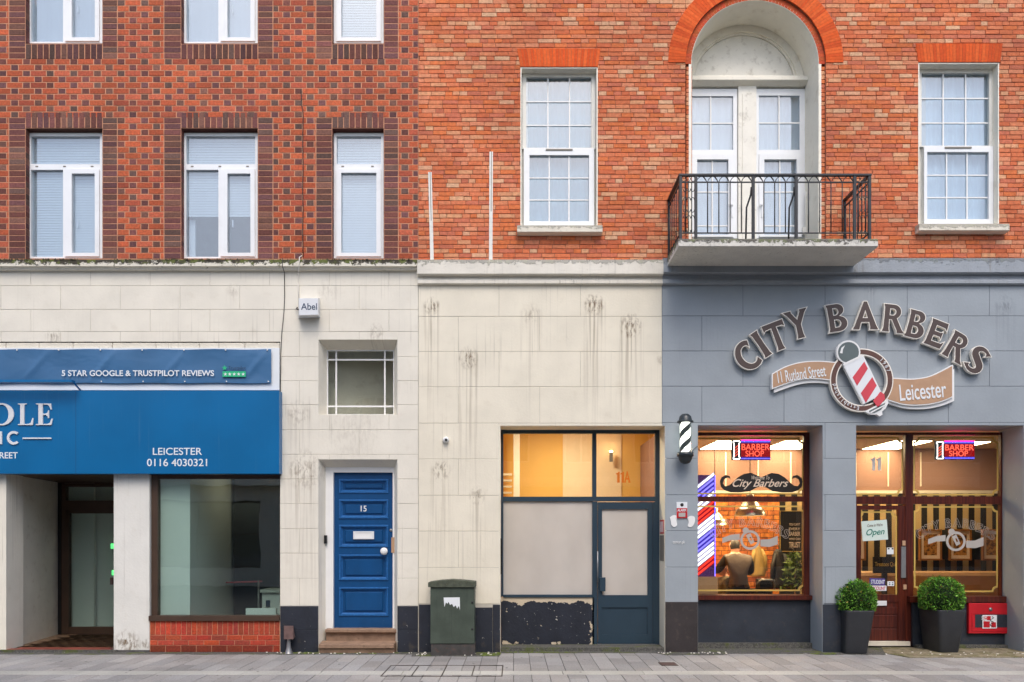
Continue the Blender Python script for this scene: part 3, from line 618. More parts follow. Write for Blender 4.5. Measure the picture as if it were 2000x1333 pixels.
# --- cornices
def cornice(b, m, x0, x1, prof): part('cornice', MB().profx([(y, ZZ(p)) for y, p in prof], XX(x0), XX(x1)), m, b)
cornice(bA, M['cornA'], XL, 815.5, [(.06,506),(-.085,512),(-.09,525),(-.06,527),(-.05,530),(.0,531),(.06,531)])
PB = [(.06,509),(-.02,510),(-.10,513),(-.10,540),(-.085,541.5),(-.03,542),(-.028,546),(-.05,551),(-.052,556),(-.03,558),(.06,558)]
cornice(bB, M['cornB'], 816.5, 1293, PB); cornice(bB, M['cornG'], 1293.05, XR, [(y, p-3.0*(p < 545)) for y, p in PB])
# --- painted stone ground floors, block by block
def subtract(rects, h):
    out = []
    for a, b, c, d in rects:
        if h[0] >= b or h[1] <= a or h[2] >= d or h[3] <= c: out.append((a,b,c,d)); continue
        if h[0] > a: out.append((a, h[0], c, d))
        if h[1] < b: out.append((h[1], b, c, d))
        m0, m1 = max(a, h[0]), min(b, h[1])
        if h[2] > c: out.append((m0, m1, c, h[2]))
        if h[3] < d: out.append((m0, m1, h[3], d))
    return out
def ashlar(parent, rows, x0, x1, ref, step, holes, m, g=.36, proud=0.0, half0=0):
    for i in range(len(rows)-1):
        y0, y1 = rows[i], rows[i+1]; x = ref + (step/2 if (i+half0) % 2 else 0)
        while x > x0: x -= step
        while x < x1:
            a, b = max(x, x0), min(x+step, x1); x += step
            if b - a < 2: continue
            rs = [(a+g, b-g, y0+g, y1-g)]
            for h in holes: rs = subtract(rs, h)
            rs = [r for r in rs if r[1]-r[0] > 1.0 and r[3]-r[2] > 1.0]
            if not rs: continue
            mb = MB(); pr = proud + rnd.uniform(-.0012,.0012)
            for r in rs: mb.cbox(XX(r[0]), XX(r[1]), -pr, .05, ZZ(r[3]), ZZ(r[2]), .0025)
            piece('stone_block', mb, m, parent)
hA = [(XL-50,547,668,1400),(622,776,664,810),(622,776,898,1400)]
sA = part('stone_wall', MB().wall(XX(XL), XX(SPLIT), 0, ZZ(514), .004, .36, [(XX(a), XX(b), ZZ(min(d,1276)), ZZ(c)) for a,b,c,d in hA]), M['joint'], bA)
ashlar(sA, [529,558.5,605,648,697,744,791,840,888,936,984,1033,1081,1130,1184], XL, SPLIT-.3, 60, 116.6, hA, M['stoneA'])
for a, b in ((548,621.5),(776.5,816.3)):
    plA = part('plinth', MB().pbox(a,b-.3,1184.5,1274,.002,.05,0), M['plinth'], bA)
    for c, d in ((1185,1230.5),(1231,1274.8)): piece('stone_block', MB().cbox(XX(a), XX(b), -.012, .03, ZZ(d), ZZ(c), .003), M['plinth'], plA)
hB = [(977,1299,832,1400),(1363,1607,831,1400),(1672,2000,831,1400)]
hBw = [(XX(a), XX(b), ZZ(min(d,1276)), ZZ(c)) for a,b,c,d in hB]
sB = part('stone_wall', MB().wall(XX(SPLIT)+.001, XX(1293), 0, ZZ(514), .004, .36, hBw), M['joint'], bB)
sG = part('stone_wall', MB().wall(XX(1293)+.001, XX(XR), 0, ZZ(514), .004, .36, hBw), M['jointG'], bB)
rowsB = [557,618.5,687,756,827,897,968,1038,1109,1180]
ashlar(sB, rowsB, SPLIT+.5, 1293, 815.5, 159, hB, M['stoneB'])
ashlar(sG, [r-1.0 for r in rowsB], 1293.3, XR, 1451, 160.5, hB, M['stoneG'])
for a, b, c, m in ((818.3,860,1181.5,'plinth'),(860.5,962,1187,'plinth'),(962.5,976.8,1181.5,'plinth'),(1299.3,1362.8,1176,'plinthW'),(1607.3,1671.8,1181,'plinthB'),(2000.3,XR,1184,'plinthB')):
    plB = part('plinth', MB().pbox(a+.2,b-.2,1181 if c < 1181 else c,1275,.003,.05,0), M['plinth'], bB)
    piece('stone_block', MB().cbox(XX(a), XX(b), -.008 if c != 1187 else -.002, .03, .0, ZZ(c), .004), M[m], plB)
# reveals of the ground floor openings
def reveal_box(px0, px1, py0, depth, m, nm='reveal'):
    """lining of an opening: two sides and a soffit, 12 mm thick, behind the face"""
    a, b, z = XX(px0), XX(px1), ZZ(py0)
    part(nm, MB().box(a-.02, a-.0, .003, depth, 0, z).box(b, b+.02, .003, depth, 0, z).box(a-.02, b+.02, .003, depth, z, z+.02), m, bB)
reveal_box(977.3,1298.7,832.3,.44,M['stoneB']); reveal_box(1363.3,1606.7,831.3,.52,M['stoneG']); reveal_box(1672.3,1999.7,831.3,.52,M['stoneG'])

# ------------------------------------------------------------ window joinery
def ring_px(mb, a, b, c, d, l, r, t_, bt, y0, y1, yr):
    """four butted members; px rectangle with member widths"""
    mb.pbox(a, a+l, c, d, y0, y1, yr); mb.pbox(b-r, b, c, d, y0, y1, yr)
    if t_: mb.pbox(a+l, b-r, c, c+t_, y0, y1, yr)
    if bt: mb.pbox(a+l, b-r, d-bt, d, y0, y1, yr)
    return mb
def blind_mb(a, b, c, d, y, pitch=.034):
    mb = MB(); x0, x1 = XX(a, y), XX(b, y); z, z1 = ZZ(d, y), ZZ(c, y)
    mb.box(x0, x1, y-.012, y+.012, z1-.02, z1)
    while z < z1-.025:
        mb.quad((x0, y-.005, z), (x1, y-.005, z), (x1, y+.004, z+.036), (x0, y+.004, z+.036)); z += pitch
    return mb
def drape_mb(a, b, c, d, y, amp=.012, waves=10, top_sag=0):
    mb = MB(); x0, x1 = XX(a, y), XX(b, y); z0, z1 = ZZ(d, y), ZZ(c, y); n = waves*6; v = []
    for i in range(n+1):
        f = i/n; yy = y + amp*math.sin(f*waves*2*math.pi) + amp*.5*math.sin(f*waves*3.1)
        v += [(x0+(x1-x0)*f, yy, z0), (x0+(x1-x0)*f, yy*1.0, z1)]
    return mb._add(v, [(2*i, 2*i+2, 2*i+3, 2*i+1) for i in range(n)], None, True)
def pane(win, a, b, c, d, y, m='glassU'): return part('pane', MB().pbox(a-1.2, b+1.2, c-1.2, d+1.2, y, y+.006, y), M[m], win)
YW = .085
def casement_window(x, yb, kind, blind, lab=None):
    """x, yb: left edge and bottom of the frame in photo pixels"""
    dy = yb - 505; wd = 146 if kind == 'wide' else 98
    w = MB(); ring_px(w, x, x+wd, 260+dy, 505+dy, 6, 5, 6, 3, YW, YW+.07, YW)
    w.pbox(x+6, x+wd-5, 321+dy, 332+dy, YW+.001, YW+.069, YW)
    win = part('window', w, M['upvc'], bA)
    if kind == 'wide':
        part('mullion', MB().pbox(x+69, x+74, 332+dy, 502+dy, YW+.001, YW+.069, YW), M['upvc'], win)
        part('casement', ring_px(MB(), x+74, x+141, 332+dy, 502+dy, 13.5, 8.5, 8.5, 7, YW-.018, YW+.06, YW), M['upvc'], win)
        pane(win, x+6, x+69, 332+dy, 502+dy, YW+.035); pane(win, x+87.5, x+132.5, 340.5+dy, 495+dy, YW+.02)
        part('handle', MB().pbox(x+94, x+96.5, 428+dy, 442+dy, YW+.03, YW+.05, YW), M['white'], win)
    else:
        part('casement', ring_px(MB(), x+6, x+93, 332+dy, 502+dy, 9.5, 9, 7, 7, YW-.018, YW+.06, YW), M['upvc'], win)
        pane(win, x+15.5, x+84, 339+dy, 495+dy, YW+.02)
    for q in ((18,72,126) if kind == 'wide' else (18,76)): part('drain_cap', MB().pbox(x+q-2.5, x+q+2.5, 324.5+dy, 326.5+dy, YW-.004, YW+.001, YW), M['silver'], win)
    pane(win, x+6, x+wd-5, 266+dy, 321+dy, YW+.035)
    yb2 = .155
    if blind == 'full': part('blind', blind_mb(x-6, x+wd+6, 255+dy, 507+dy, yb2), M['blind'], win)
    elif blind == 'part':
        part('blind', blind_mb(x-6, x+wd+6, 255+dy, 424+dy, yb2), M['blind'], win)
        part('board', MB().pbox(x, x+24, 430+dy, 505+dy, .22, .24, .22), M['blind'], win)
    else: part('blind', drape_mb(x-6, x+wd+6, 255+dy, 507+dy, yb2, .004, 5), M['curtain3'], win)
casement_window(54, 505, 'wide', 'full'); casement_window(357.5, 505, 'wide', 'part'); casement_window(651.5, 505, 'slim', 'full')
casement_window(54, 85, 'wide', 'plain'); casement_window(357.5, 85, 'wide', 'plain'); casement_window(651.5, 85, 'slim', 'full')
def room(parent, x0, x1, y0, y1, z0, z1, m, front=False):
    mb = MB(); v = [(x0,y0,z0),(x1,y0,z0),(x1,y1,z0),(x0,y1,z0),(x0,y0,z1),(x1,y0,z1),(x1,y1,z1),(x0,y1,z1)]
    mb._add(v, [(0,1,2,3),(7,6,5,4),(1,5,6,2),(2,6,7,3),(3,7,4,0)]); return part('inner_room', mb, m, parent)
room(bA, XX(XL), XX(SPLIT)-.02, .34, 3.2, 4.7, 7.45, M['roomgrey']); room(bA, XX(XL), XX(SPLIT)-.02, .34, 3.2, 7.5, 10.6, M['roomgrey'])
room(bB, XX(SPLIT)+.02, XX(XR), .36, 3.4, 4.7, 10.6, M['roomgrey'])
part('roof', MB().box(XX(XL), XX(SPLIT)-.005, -.02, 4, 10.6, 10.8), M['dark'], bA); part('roof', MB().box(XX(SPLIT)+.005, XX(XR), -.02, 4, 10.6, 10.8), M['dark'], bB)
part('party_wall', MB().box(XX(XL)-.2, XX(XL), 0, 4, 0, 10.6), M['mortA'], bA); part('party_wall', MB().box(XX(XR), XX(XR)+.2, 0, 4, 0, 10.6), M['mortB'], bB)
# sash style windows of the right building
def sash_window(o, gt, lf, gl, sill, cm, headlab=None):
    a, b, c, d = o; y = .12
    w = ring_px(MB(), a, b, c, d, 2.2, 2.2, 2.2, 1, .004, .30, .004)      # white lining of the opening
    win = part('window', w, M['lining'], bB)
    part('frame', ring_px(MB(), gt[0]-8, gt[1]+8, gt[2]-9, lf[2]-1, 8, 8, 9, 2, y, y+.05, y), M['upvc_old'], win)
    part('sash', ring_px(MB(), lf[0], lf[1], lf[2], lf[3], gl[0]-lf[0], lf[1]-gl[1], gl[2]-lf[2], lf[3]-gl[3], y-.025, y+.05, y), M['upvc'], win)
    part('vent', MB().pbox((gl[0]+gl[1])/2-26, (gl[0]+gl[1])/2+26, lf[2]+1.5, lf[2]+4.5, y-.034, y-.02, y), M['silver'], win)
    for g, yy in ((gt, y+.02), (gl, y+.0)):
        pane(win, *g, yy+.012)
        for k in (1, 2):
            xm = g[0]+(g[1]-g[0])*k/3; zm = g[2]+(g[3]-g[2])*k/3
            part('glazing_bar', MB().pbox(xm-1.4, xm+1.4, g[2], g[3], yy+.002, yy+.010, y), M['white'], win)
            part('glazing_bar', MB().pbox(g[0], g[1], zm-1.2, zm+1.2, yy+.0005, yy+.0115, y), M['white'], win)
    part('filler', ring_px(MB(), a+2.4, b-2.4, c+2.4, d, 12, 12, 8, 4, .165, .29, .165), M['upvc_old'], win)
    part('curtain', drape_mb(a+6, b-6, c+6, d-4, .215, .010, 9), cm, win)
    s = part('sill', MB().profx([(-.10,ZZ(sill[2])-.004),(.2,ZZ(sill[2])+.012),(.2,ZZ(sill[3])),(-.06,ZZ(sill[3])),(-.09,ZZ(sill[3])+.006),(-.105,ZZ(sill[3])+.012)], XX(sill[0]), XX(sill[1])), M['sillB'], bB)
sash_window((1016.5,1167.5,131.8,446),(1028,1155,151,290),(1023,1160,292,443),(1034,1150,305,434),(1010,1175,446,461),M['curtain'])
sash_window((1793.5,1951.5,123,443.5),(1800,1932,143,287),(1803,1938,288,440),(1809,1929,299,430),(1787,1962,443,458),M['curtain2'])
# arched balcony opening: lining, tympanum, beam, pier, French windows
YB = .50
ad = part('balcony_door', MB(), M['lining'], bB); ad.data.name = 'balcony_door'
lm = MB(); k = 40; pts = [(AX+AR, 5.02)] + [(AX+AR*math.cos(math.pi*q/k), AZ+AR*math.sin(math.pi*q/k)) for q in range(k+1)] + [(AX-AR, 5.02)]
ro = AR+.035; pto = [(AX+ro, 5.02)] + [(AX+ro*math.cos(math.pi*q/k), AZ+ro*math.sin(math.pi*q/k)) for q in range(k+1)] + [(AX-ro, 5.02)]
for q in range(len(pts)-1):
    a, b, c, d = pts[q], pts[q+1], pto[q+1], pto[q]
    lm._add([(a[0],.10,a[1]),(b[0],.10,b[1]),(b[0],.62,b[1]),(a[0],.62,a[1])], [(0,1,2,3)], None, True)
    lm.quad((a[0],.028,a[1]),(b[0],.028,b[1]),(b[0],.10,b[1]),(a[0],.10,a[1]))
    lm.quad((a[0],.028,a[1]),(d[0],.028,d[1]),(c[0],.028,c[1]),(b[0],.028,b[1]))
ad.data = lm.mesh('balcony_door', BASE[ad.name]); ad.data.materials.append(M['lining'])
ZT = 7.70
ty = MB().prism([(AX+(AR-.002)*math.cos(math.pi*q/k), AZ+(AR-.002)*math.sin(math.pi*q/k)) for q in range(k+1)], .55, .60); part('tympanum', ty, M['tymp'], ad)
def archband(r0, r1, z0, y0, y1):
    mb = MB()
    for q in range(k):
        a0, a1 = math.pi*q/k, math.pi*(q+1)/k
        mb.prism([(AX+r*math.cos(a), z0+r*math.sin(a)) for r, a in ((r0,a0),(r1,a0),(r1,a1),(r0,a1))], y0, y1)
    return mb
part('arch_moulding', join(archband(AR-.10, AR-.004, AZ+.005, .50, .551), archband(AR-.13, AR-.10, AZ+.005, .525, .551)), M['lining'], ad)
part('tympanum_panel', MB().prism([(AX+(AR-.16)*math.cos(math.pi*q/k), AZ+.06+(AR-.19)*math.sin(math.pi*q/k)) for q in range(k+1)], .538, .552), M['tymp'], ad)
part('beam', MB().profx([(.40,7.68),(.385,7.69),(.385,7.735),(.41,7.742),(.42,7.765),(.47,7.775),(.60,7.775),(.60,7.655),(.47,7.655)], AX-AR+.002, AX+AR-.002), M['lining'], ad)
part('pier', MB().box(XX(1441,YB), XX(1476,YB), YB-.03, .62, 5.02, 7.66).box(XX(1449,YB), XX(1468,YB), YB-.042, YB-.028, 5.3, 7.55), M['tymp'], ad)
def french(a, b, gu, gl, handle):
    y = YB; d = part('french_window', ring_px(MB(), a, b, 174, 466, gu[0]-a, b-gu[1], gu[2]-174, 3, y, y+.06, y).pbox(gu[0], gu[1], gu[3], 302, y+.001, y+.059, y), M['upvc'], ad)
    part('leaf', ring_px(MB(), gl[0]-10, gl[1]+10, 302, 464, 10, 10, 11, 4, y-.02, y+.05, y), M['upvc'], ad)
    for g in (gu, gl):
        part('pane', MB().pbox(g[0]-1, g[1]+1, g[2]-1, g[3]+1, y+.02, y+.026, y), M['glassU'], ad); xm = (g[0]+g[1])/2
        gb = MB().pbox(xm-1.3, xm+1.3, g[2], g[3], y+.008, y+.017, y)
        for zz in ([(g[2]+g[3])/2] if g is gu else [g[2]+62, g[2]+128]): gb.pbox(g[0], xm-1.35, zz-1.2, zz+1.2, y+.008, y+.017, y).pbox(xm+1.35, g[1], zz-1.2, zz+1.2, y+.008, y+.017, y)
        part('glazing_bar', gb, M['white'], ad)
    part('handle', MB().pbox(handle-1.2, handle+1.2, 400, 426, y-.035, y-.02, y).pbox(handle-6, handle+1.2, 401, 403.5, y-.05, y-.035, y), M['upvc'], ad)
    part('curtain', drape_mb(a-4, b+4, 165, 470, .585, .010, 7), M['curtain3'], ad)
french(1332,1440,(1345,1432,188,293),(1361,1422,313,458),1429); french(1477,1574,(1482,1562,187,293),(1492,1555,313,458),1487)
part('conduit', MB().tube([(XX(1572,.48),.46,5.02),(XX(1572,.48),.46,6.15),(XX(1572,.48)+.01,.46,6.2)], .012, 8).box(XX(1567,.46), XX(1576,.46), .44, .47, 5.62, 5.72), M['upvc_old'], ad)
# ------------------------------------------------------------ balcony
YF = -.76; bx0, bx1 = 1.985, 4.385
bal = part('balcony', MB(), M['slab'], bB)
bm = MB().profx([(.30,5.0),(YF+.02,4.995),(YF,5.005),(YF,5.085),(YF+.03,5.103),(.30,5.118)], bx0, bx1)
bal.data = bm.mesh('balcony', BASE[bal.name]); bal.data.materials.append(M['slab'])
U = (D+YF+.06)/(PX*D); fx = lambda p: (p-CX)*U; yr = YF+.06; zt, zb, zl = 5.885, 5.185, 5.80; rx0, rx1 = fx(1329), fx(1698)
def bar(path, r, nm='baluster', n=6): part(nm, MB().tube(path, r, n), M['iron'], bal)
def flat_rail(z, h, w, nm):
    part(nm, MB().box(rx0-.02, rx1+.02, yr-w, yr+w, z-h, z+h), M['iron'], bal)
    for x in (rx0, rx1): part(nm, MB().box(x-w, x+w, yr+w+.0005, .03, z-h, z+h), M['iron'], bal)
flat_rail(zt, .011, .022, 'top_rail'); flat_rail(zl, .006, .008, 'rail'); flat_rail(zb, .006, .008, 'rail')
for p in (1329,1359,1471,1555,1669,1698): part('post', MB().box(fx(p)-.016, fx(p)+.016, yr-.016, yr+.016, 5.1, zt-.012), M['iron'], bal)
for p in (1382,1404,1426,1448,1492,1513,1534,1579,1601,1623,1645): bar([(fx(p),yr,zb),(fx(p),yr,zl)], .0075)
for p in (1338,1344.5,1351,1677,1683.5,1690): bar([(fx(p),yr,zb),(fx(p),yr,zl)], .006)
for p in (1471,1555):    # cranked stays
    bar([(fx(p)-.016,yr+.02,zl-.05),(fx(p)-.02,yr+.03,5.66),(fx(p-10),yr+.06,5.52),(fx(p-11.5),yr+.06,5.11)], .011, 'stay')
def scroll(p0, p1):
    sc = MB(); x0, x1 = fx(p0), fx(p1); wv = x1-x0
    sc.tube([(x0+wv*(.02+.5*f), yr, zl+.012+.062*math.sin(f*1.57)**.7) for f in (0,.15,.3,.5,.7,.85,1)][::-1], .005, 5)
    sc.tube([(x0+wv*(.5+.46*f), yr, zl+.074-.066*(1-math.cos(f*1.57))-.01*f) for f in (0,.2,.4,.6,.8,1)], [.004,.006,.008,.008,.006,.004], 5); part('scroll', sc, M['iron'], bal)
pp = 1360
while pp < 1666: scroll(pp, pp+22); pp += 22.0
for a in (1331,1671):
    sc = MB()
    for q in range(3): sc.tube([(fx(a+q*9+4.5+4*math.cos(w*.785)), yr, zl+.04+.03*math.sin(w*.785)) for w in range(9)], .004, 5)
    for zc in (5.72, 5.58, 5.47, 5.36, 5.22):
        for q in range(3):
            up = 1 if zc in (5.72,5.47,5.22) else -1
            sc.tube([(fx(a+3+q*7.5+3.6+3.6*math.cos(w*math.pi/6)), yr-.004, zc - up*.035*math.sin(w*math.pi/6)) for w in range(7)], .0045, 5)
    part('scrollwork', sc, M['iron'], bal, kind='stuff')
for x in (rx0, rx1):
    n = 6
    for q in range(1, n+1): bar([(x, yr+(.70-.02)*q/n-.02, zb), (x, yr+(.70-.02)*q/n-.02, zl)], .0065)
    part('post', MB().box(x-.014, x+.014, -.02, .012, 5.08, zt-.012), M['iron'], bal)

# ------------------------------------------------------------ left building: clinic shop front, small window, blue door
def frame_part(name, parent, m, *boxes):
    mb = MB()
    for b in boxes: mb.pbox(*b)
    return part(name, mb, m, parent)
# cracked stone strip above the signs
ls = MB(); x = XL
while x < 546:
    w_ = rnd.uniform(40, 90); ls.cbox(XX(x)+.003, XX(min(x+w_,546.5))-.003, .0, .06, ZZ(682), ZZ(670), .006); x += w_
part('lintel_strip', ls, M['sillB'], bA)
part('backing_board', MB().pbox(XL,546.5,680.5,763,-.02,.06,0), M['whiteflat'], bA)
# entrance lobby
yl = 1.55; fl = .04
lob = MB(); xa, xb = XX(12), XX(113, yl); zc = ZZ(926)
part('jamb', MB().box(XX(XL), xa, .0, .35, 0, ZZ(926)), M['stoneA'], bA)
part('lobby_wall', MB()._add([(xa,.0005,0),(xb,yl,0),(xb,yl,zc+.1),(xa,.0005,zc+.1)], [(0,1,2,3)]), M['lining'], bA)
part('lobby_ceiling', MB().box(XX(XL), XX(300), .03, yl+.3, zc+.0, zc+.08), M['bronze'], bA)
lf = part('lobby_floor', MB().box(xa-.2, XX(292), -.01, yl+.2, -.01, fl-.006), M['sand'], bA)
for i in range(9):
    for j in range(14):
        x0 = xa - .02 + i*.172 + (.086 if j % 2 else 0); y0 = .0 + j*.112
        if x0 > XX(222, .3): continue
        # clip on the angled wall
        if x0 < xa + (xb-xa)*(y0+.05)/yl - .1: continue
        g = rnd.uniform(.75, 1.2); piece('tile', top_box(x0+.002, x0+.168, y0+.002, y0+.108, fl, tuple(q*g for q in lin((140,72,58))), .0015), M['tile'], lf)
part('door_step', MB().box(XX(XL), XX(230), -.03, .0, -.01, fl-.002), M['strip'], bA)
ed = frame_part('entrance_door', bA, M['bronze'], (118,222,983,997,yl-.02,yl+.06,yl-.02), (131,300,997,1003,yl-.02,yl+.05,yl), (119,134,997,1241,yl-.02,yl+.06,yl-.02), (134,300,1225,1240,yl-.015,yl+.05,yl-.015), (113,128,944,983,yl-.02,yl+.06,yl-.02), (128,300,944,951,yl-.02,yl+.06,yl-.02), (128,300,978,983,yl-.02,yl+.06,yl-.02))
part('frame', MB().pbox(113,119,944,1243,yl-.03,yl+.06,yl-.03), M['black'], ed)
part('pane', MB().pbox(134,300,1003,1225,yl+.01,yl+.016,yl), M['glassC'], ed); part('pane', MB().pbox(128,300,951,978,yl+.01,yl+.016,yl), M['glassC'], ed)
part('manifestation', MB().pbox(216,222,1062,1072,yl+.002,yl+.004,yl).pbox(218,224,1114,1124,yl+.002,yl+.004,yl), M['e_green'], ed); part('handle', MB().pbox(219,224,1128,1142,yl-.06,yl-.04,yl), M['rust'], ed)
# pier beside the entrance
part('pier', MB().cbox(XX(222), XX(292), -.004, .7, .0, ZZ(926), .006), mk_stone('pier_paint_white', (230,228,220), [(248,1250,30,20,.9),(262,1258,18,14,.9),(285,1255,10,18,.9)], .35), bA)
# display window
YG = .07
sw = frame_part('shop_window', bA, M['bronze'], (293,305,927,1203,YG-.03,YG+.06,0), (305,547,927,935,YG-.02,YG+.06,0), (545,547.3,935,1203,YG-.03,YG+.06,0), (292.2,547,1203,1212.5,-.03,YG+.06,0))
part('pane', MB().pbox(304.5,545.3,934.5,1203.5,YG,YG+.008,0), M['glassC'], sw)
rs = part('stall_riser', MB().pbox(292.5,546.8,1212.7,1275,.006,.3,0), M['mortA'], bA)
def riser_col(): return tuple(q*rnd.uniform(.75,1.1) for q in lin(rnd.choice([(206,88,58),(196,80,56),(186,76,58)])))
n = 25
for q in range(n): piece('brick', MB().cbox(XX(293+253*q/n+.6), XX(293+253*(q+1)/n-.6), 0, .05, ZZ(1240.3), ZZ(1214), .003, riser_col()), M['brickA'], rs)
for r, (c, d) in enumerate(((1241.5,1250.5),(1251.5,1260.5),(1261.5,1274))):
    x = 293 - (15 if r % 2 else 0)
    while x < 546:
        a, b = max(x, 293), min(x+30, 546.5); x += 30
        if b-a > 3: piece('brick', MB().cbox(XX(a+.6), XX(b-.6), 0, .05, ZZ(d), ZZ(c), .003, riser_col() if r < 2 else tuple(q*.55 for q in riser_col())), M['brickA'], rs)
# clinic room
x0, x1 = XX(120, 1.6), XX(600)
cr = MB(); cr.quad((XX(XL),.2,.04),(x1,.2,.04),(x1,5,.04),(XX(XL),5,.04)); part('clinic_floor', cr, M['floorin'], bA)
part('clinic_ceiling', MB().box(XX(300), x1, .14, 5, 2.62, 2.66).box(XX(XL), XX(300)-.01, yl+.09, 5, 2.62, 2.66), M['offwhite'], bA)
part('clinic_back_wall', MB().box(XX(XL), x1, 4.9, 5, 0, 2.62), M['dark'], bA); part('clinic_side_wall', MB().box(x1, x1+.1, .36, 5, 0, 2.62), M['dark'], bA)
part('partition', MB().pbox(296,371,927,1206,.125,.17,.125), M['plast'], bA); part('partition', MB().box(XX(371,.125)-.10, XX(371,.125)-.02, .171, 3.4, .04, 2.62), M['plast'], bA)
part('partition', MB().pbox(456,640,930,1215,1.62,1.70,1.62), M['black'], bA); part('back_panel', MB().pbox(330,470,930,1215,3.9,4.0,3.9), plain('wall_sage', (120,136,124), .8, .08), bA)  # black partition put in to keep the right of the room dark
qb = root('queue_barrier', 'thin red rail standing in the dark part of the clinic room', 'rail', (XX(480,1.4), 1.45, .04)); part('rail', MB().tube([(XX(420,1.45),1.45,ZZ(1139,1.45)),(XX(512,1.45),1.45,ZZ(1136,1.45))], .012, 8), M['red'], qb); part('post', MB().tube([(XX(422,1.45),1.45,.04),(XX(422,1.45),1.45,ZZ(1137,1.45))], .015, 8), M['galv'], qb); part('post', MB().tube([(XX(505,1.45),1.45,.04),(XX(505,1.45),1.45,ZZ(1134,1.45))], .015, 8), M['galv'], qb); part('lobby_partition', MB().box(XX(118,yl), XX(176,yl), yl+.10, yl+.16, .04, 2.60).box(XX(168,yl), XX(212,yl), yl+.22, yl+.28, .04, 2.62), M['plast'], bA)
dk = root('reception_desk', 'pale reception desk seen through the clinic window', 'desk', (XX(525,1.4), 1.4, .04))
part('desk_top', MB().pbox(508,600,1152,1158,1.2,1.8,1.2), M['offwhite'], dk); part('desk_front', MB().box(XX(511,1.22), XX(598,1.22), 1.24, 1.3, .04, ZZ(1158,1.2)-.001), M['plast'], dk); part('side_panel', MB().box(XX(511,1.22), XX(511,1.22)+.04, 1.301, 1.78, .04, ZZ(1158,1.2)-.001), M['plast'], dk); part('logo_square', MB().pbox(519,527,1173,1186,1.222,1.239,1.22), M['navy'], dk)
single('leaflet_tray', MB().pbox(480,539,1189,1201,.2,.26,.2).box(XX(482,.2), XX(537,.2), .262, .34, ZZ(1203,.2)-.3, ZZ(1201,.2)), M['plast'], 'pale blue tray standing low behind the clinic window', 'tray')
sh = MB(); sh.box(XX(300), x1-.02, .15, .45, .041, .40); part('window_shelf', sh, M['dark'], bA)
# recessed small window above the blue door
def splay(o, i, y, m, nm, bottom=True):
    (a,b,c,d), (e,f,g,h) = o, i; O = [(XX(a),.003,ZZ(d)),(XX(b),.003,ZZ(d)),(XX(b),.003,ZZ(c)),(XX(a),.003,ZZ(c))]; I = [(XX(e,y),y,ZZ(h,y)),(XX(f,y),y,ZZ(h,y)),(XX(f,y),y,ZZ(g,y)),(XX(e,y),y,ZZ(g,y))]
    mb = MB()
    for k_ in ((0,1,2,3) if bottom else (1,2,3)): mb.quad(O[k_], I[k_], I[(k_+1) % 4], O[(k_+1) % 4])
    return part(nm, mb, m, bA)
yw = .20
splay((622,776,664,810),(638.5,769.5,684,811.5),yw,M['stoneA'],'window_reveal')
sm = frame_part('stair_window', bA, M['white'], (638.5,640.5,684,812,yw,yw+.04,yw), (768,769.5,684,812,yw,yw+.04,yw), (640.5,768,684,686,yw,yw+.04,yw), (640.5,768,809.5,812,yw,yw+.04,yw))
part('pane', MB().pbox(640,768.5,685,811,yw+.02,yw+.026,yw), M['glassS'], sm)
for q in (656.5, 751.5): part('glazing_bar', MB().pbox(q-1.5, q+1.5, 686, 809.5, yw+.004, yw+.019, yw), M['white'], sm)
for q in (703, 794): part('glazing_bar', MB().pbox(640.5, 768, q-1.5, q+1.5, yw+.002, yw+.018, yw), M['white'], sm)
xs0, xs1 = XX(600), XX(800); mb = MB(); v = [(xs0,.37,2.9),(xs1,.37,2.9),(xs1,.85,2.9),(xs0,.52,2.9),(xs0,.37,4.6),(xs1,.37,4.6),(xs1,.85,4.6),(xs0,.52,4.6)]
mb._add(v, [(0,1,2,3),(7,6,5,4),(1,5,6,2),(2,6,7,3),(3,7,4,0)]); part('stair_hall', mb, M['lining'], bA)
# blue door
yd = .16
splay((622,776,898,1275),(636,770,913,1275),yd,M['stoneA'],'door_reveal', False)
part('door_surround', ring_px(MB(), 636, 771, 912, 1230, 15, 4, 11, 0, yd-.002, yd+.12, yd), M['white'], bA)
dr = part('front_door', MB().pbox(650.5,767.2,923,1229.5,yd+.072,yd+.12,yd), M['blue'], bA)
PN = ((937,962),(977,1012),(1027,1068),(1085,1133),(1149,1203)); a, b = 662, 756
part('stile', MB().pbox(650.6,a,923,1229.5,yd+.05,yd+.0719,yd), M['blue'], dr); part('stile', MB().pbox(b,767.1,923,1229.5,yd+.05,yd+.0719,yd), M['blue'], dr)
ys_ = [923] + [v_ for p in PN for v_ in p] + [1229.5]
for q in range(0, len(ys_), 2): part('rail', MB().pbox(a,b,ys_[q],ys_[q+1],yd+.05,yd+.0719,yd), M['blue'], dr)
def bolection(a, b, c, d, w_, y0, y1, y2):
    """sloping moulding frame: outer edge at y0, crest y1, inner edge y2"""
    mb = MB(); R0 = lambda e_, y_: [(XX(a+e_,yd),y_,ZZ(d-e_,yd)),(XX(b-e_,yd),y_,ZZ(d-e_,yd)),(XX(b-e_,yd),y_,ZZ(c+e_,yd)),(XX(a+e_,yd),y_,ZZ(c+e_,yd))]
    L_ = [R0(-1.5,y0), R0(-.6,y1), R0(w_*.35,y1), R0(w_*.6,(y1+y2)/2+.004), R0(w_,y2)]
    for u, v_ in zip(L_[:-1], L_[1:]):
        for k_ in range(4): mb.quad(u[k_], u[(k_+1) % 4], v_[(k_+1) % 4], v_[k_])
    return mb
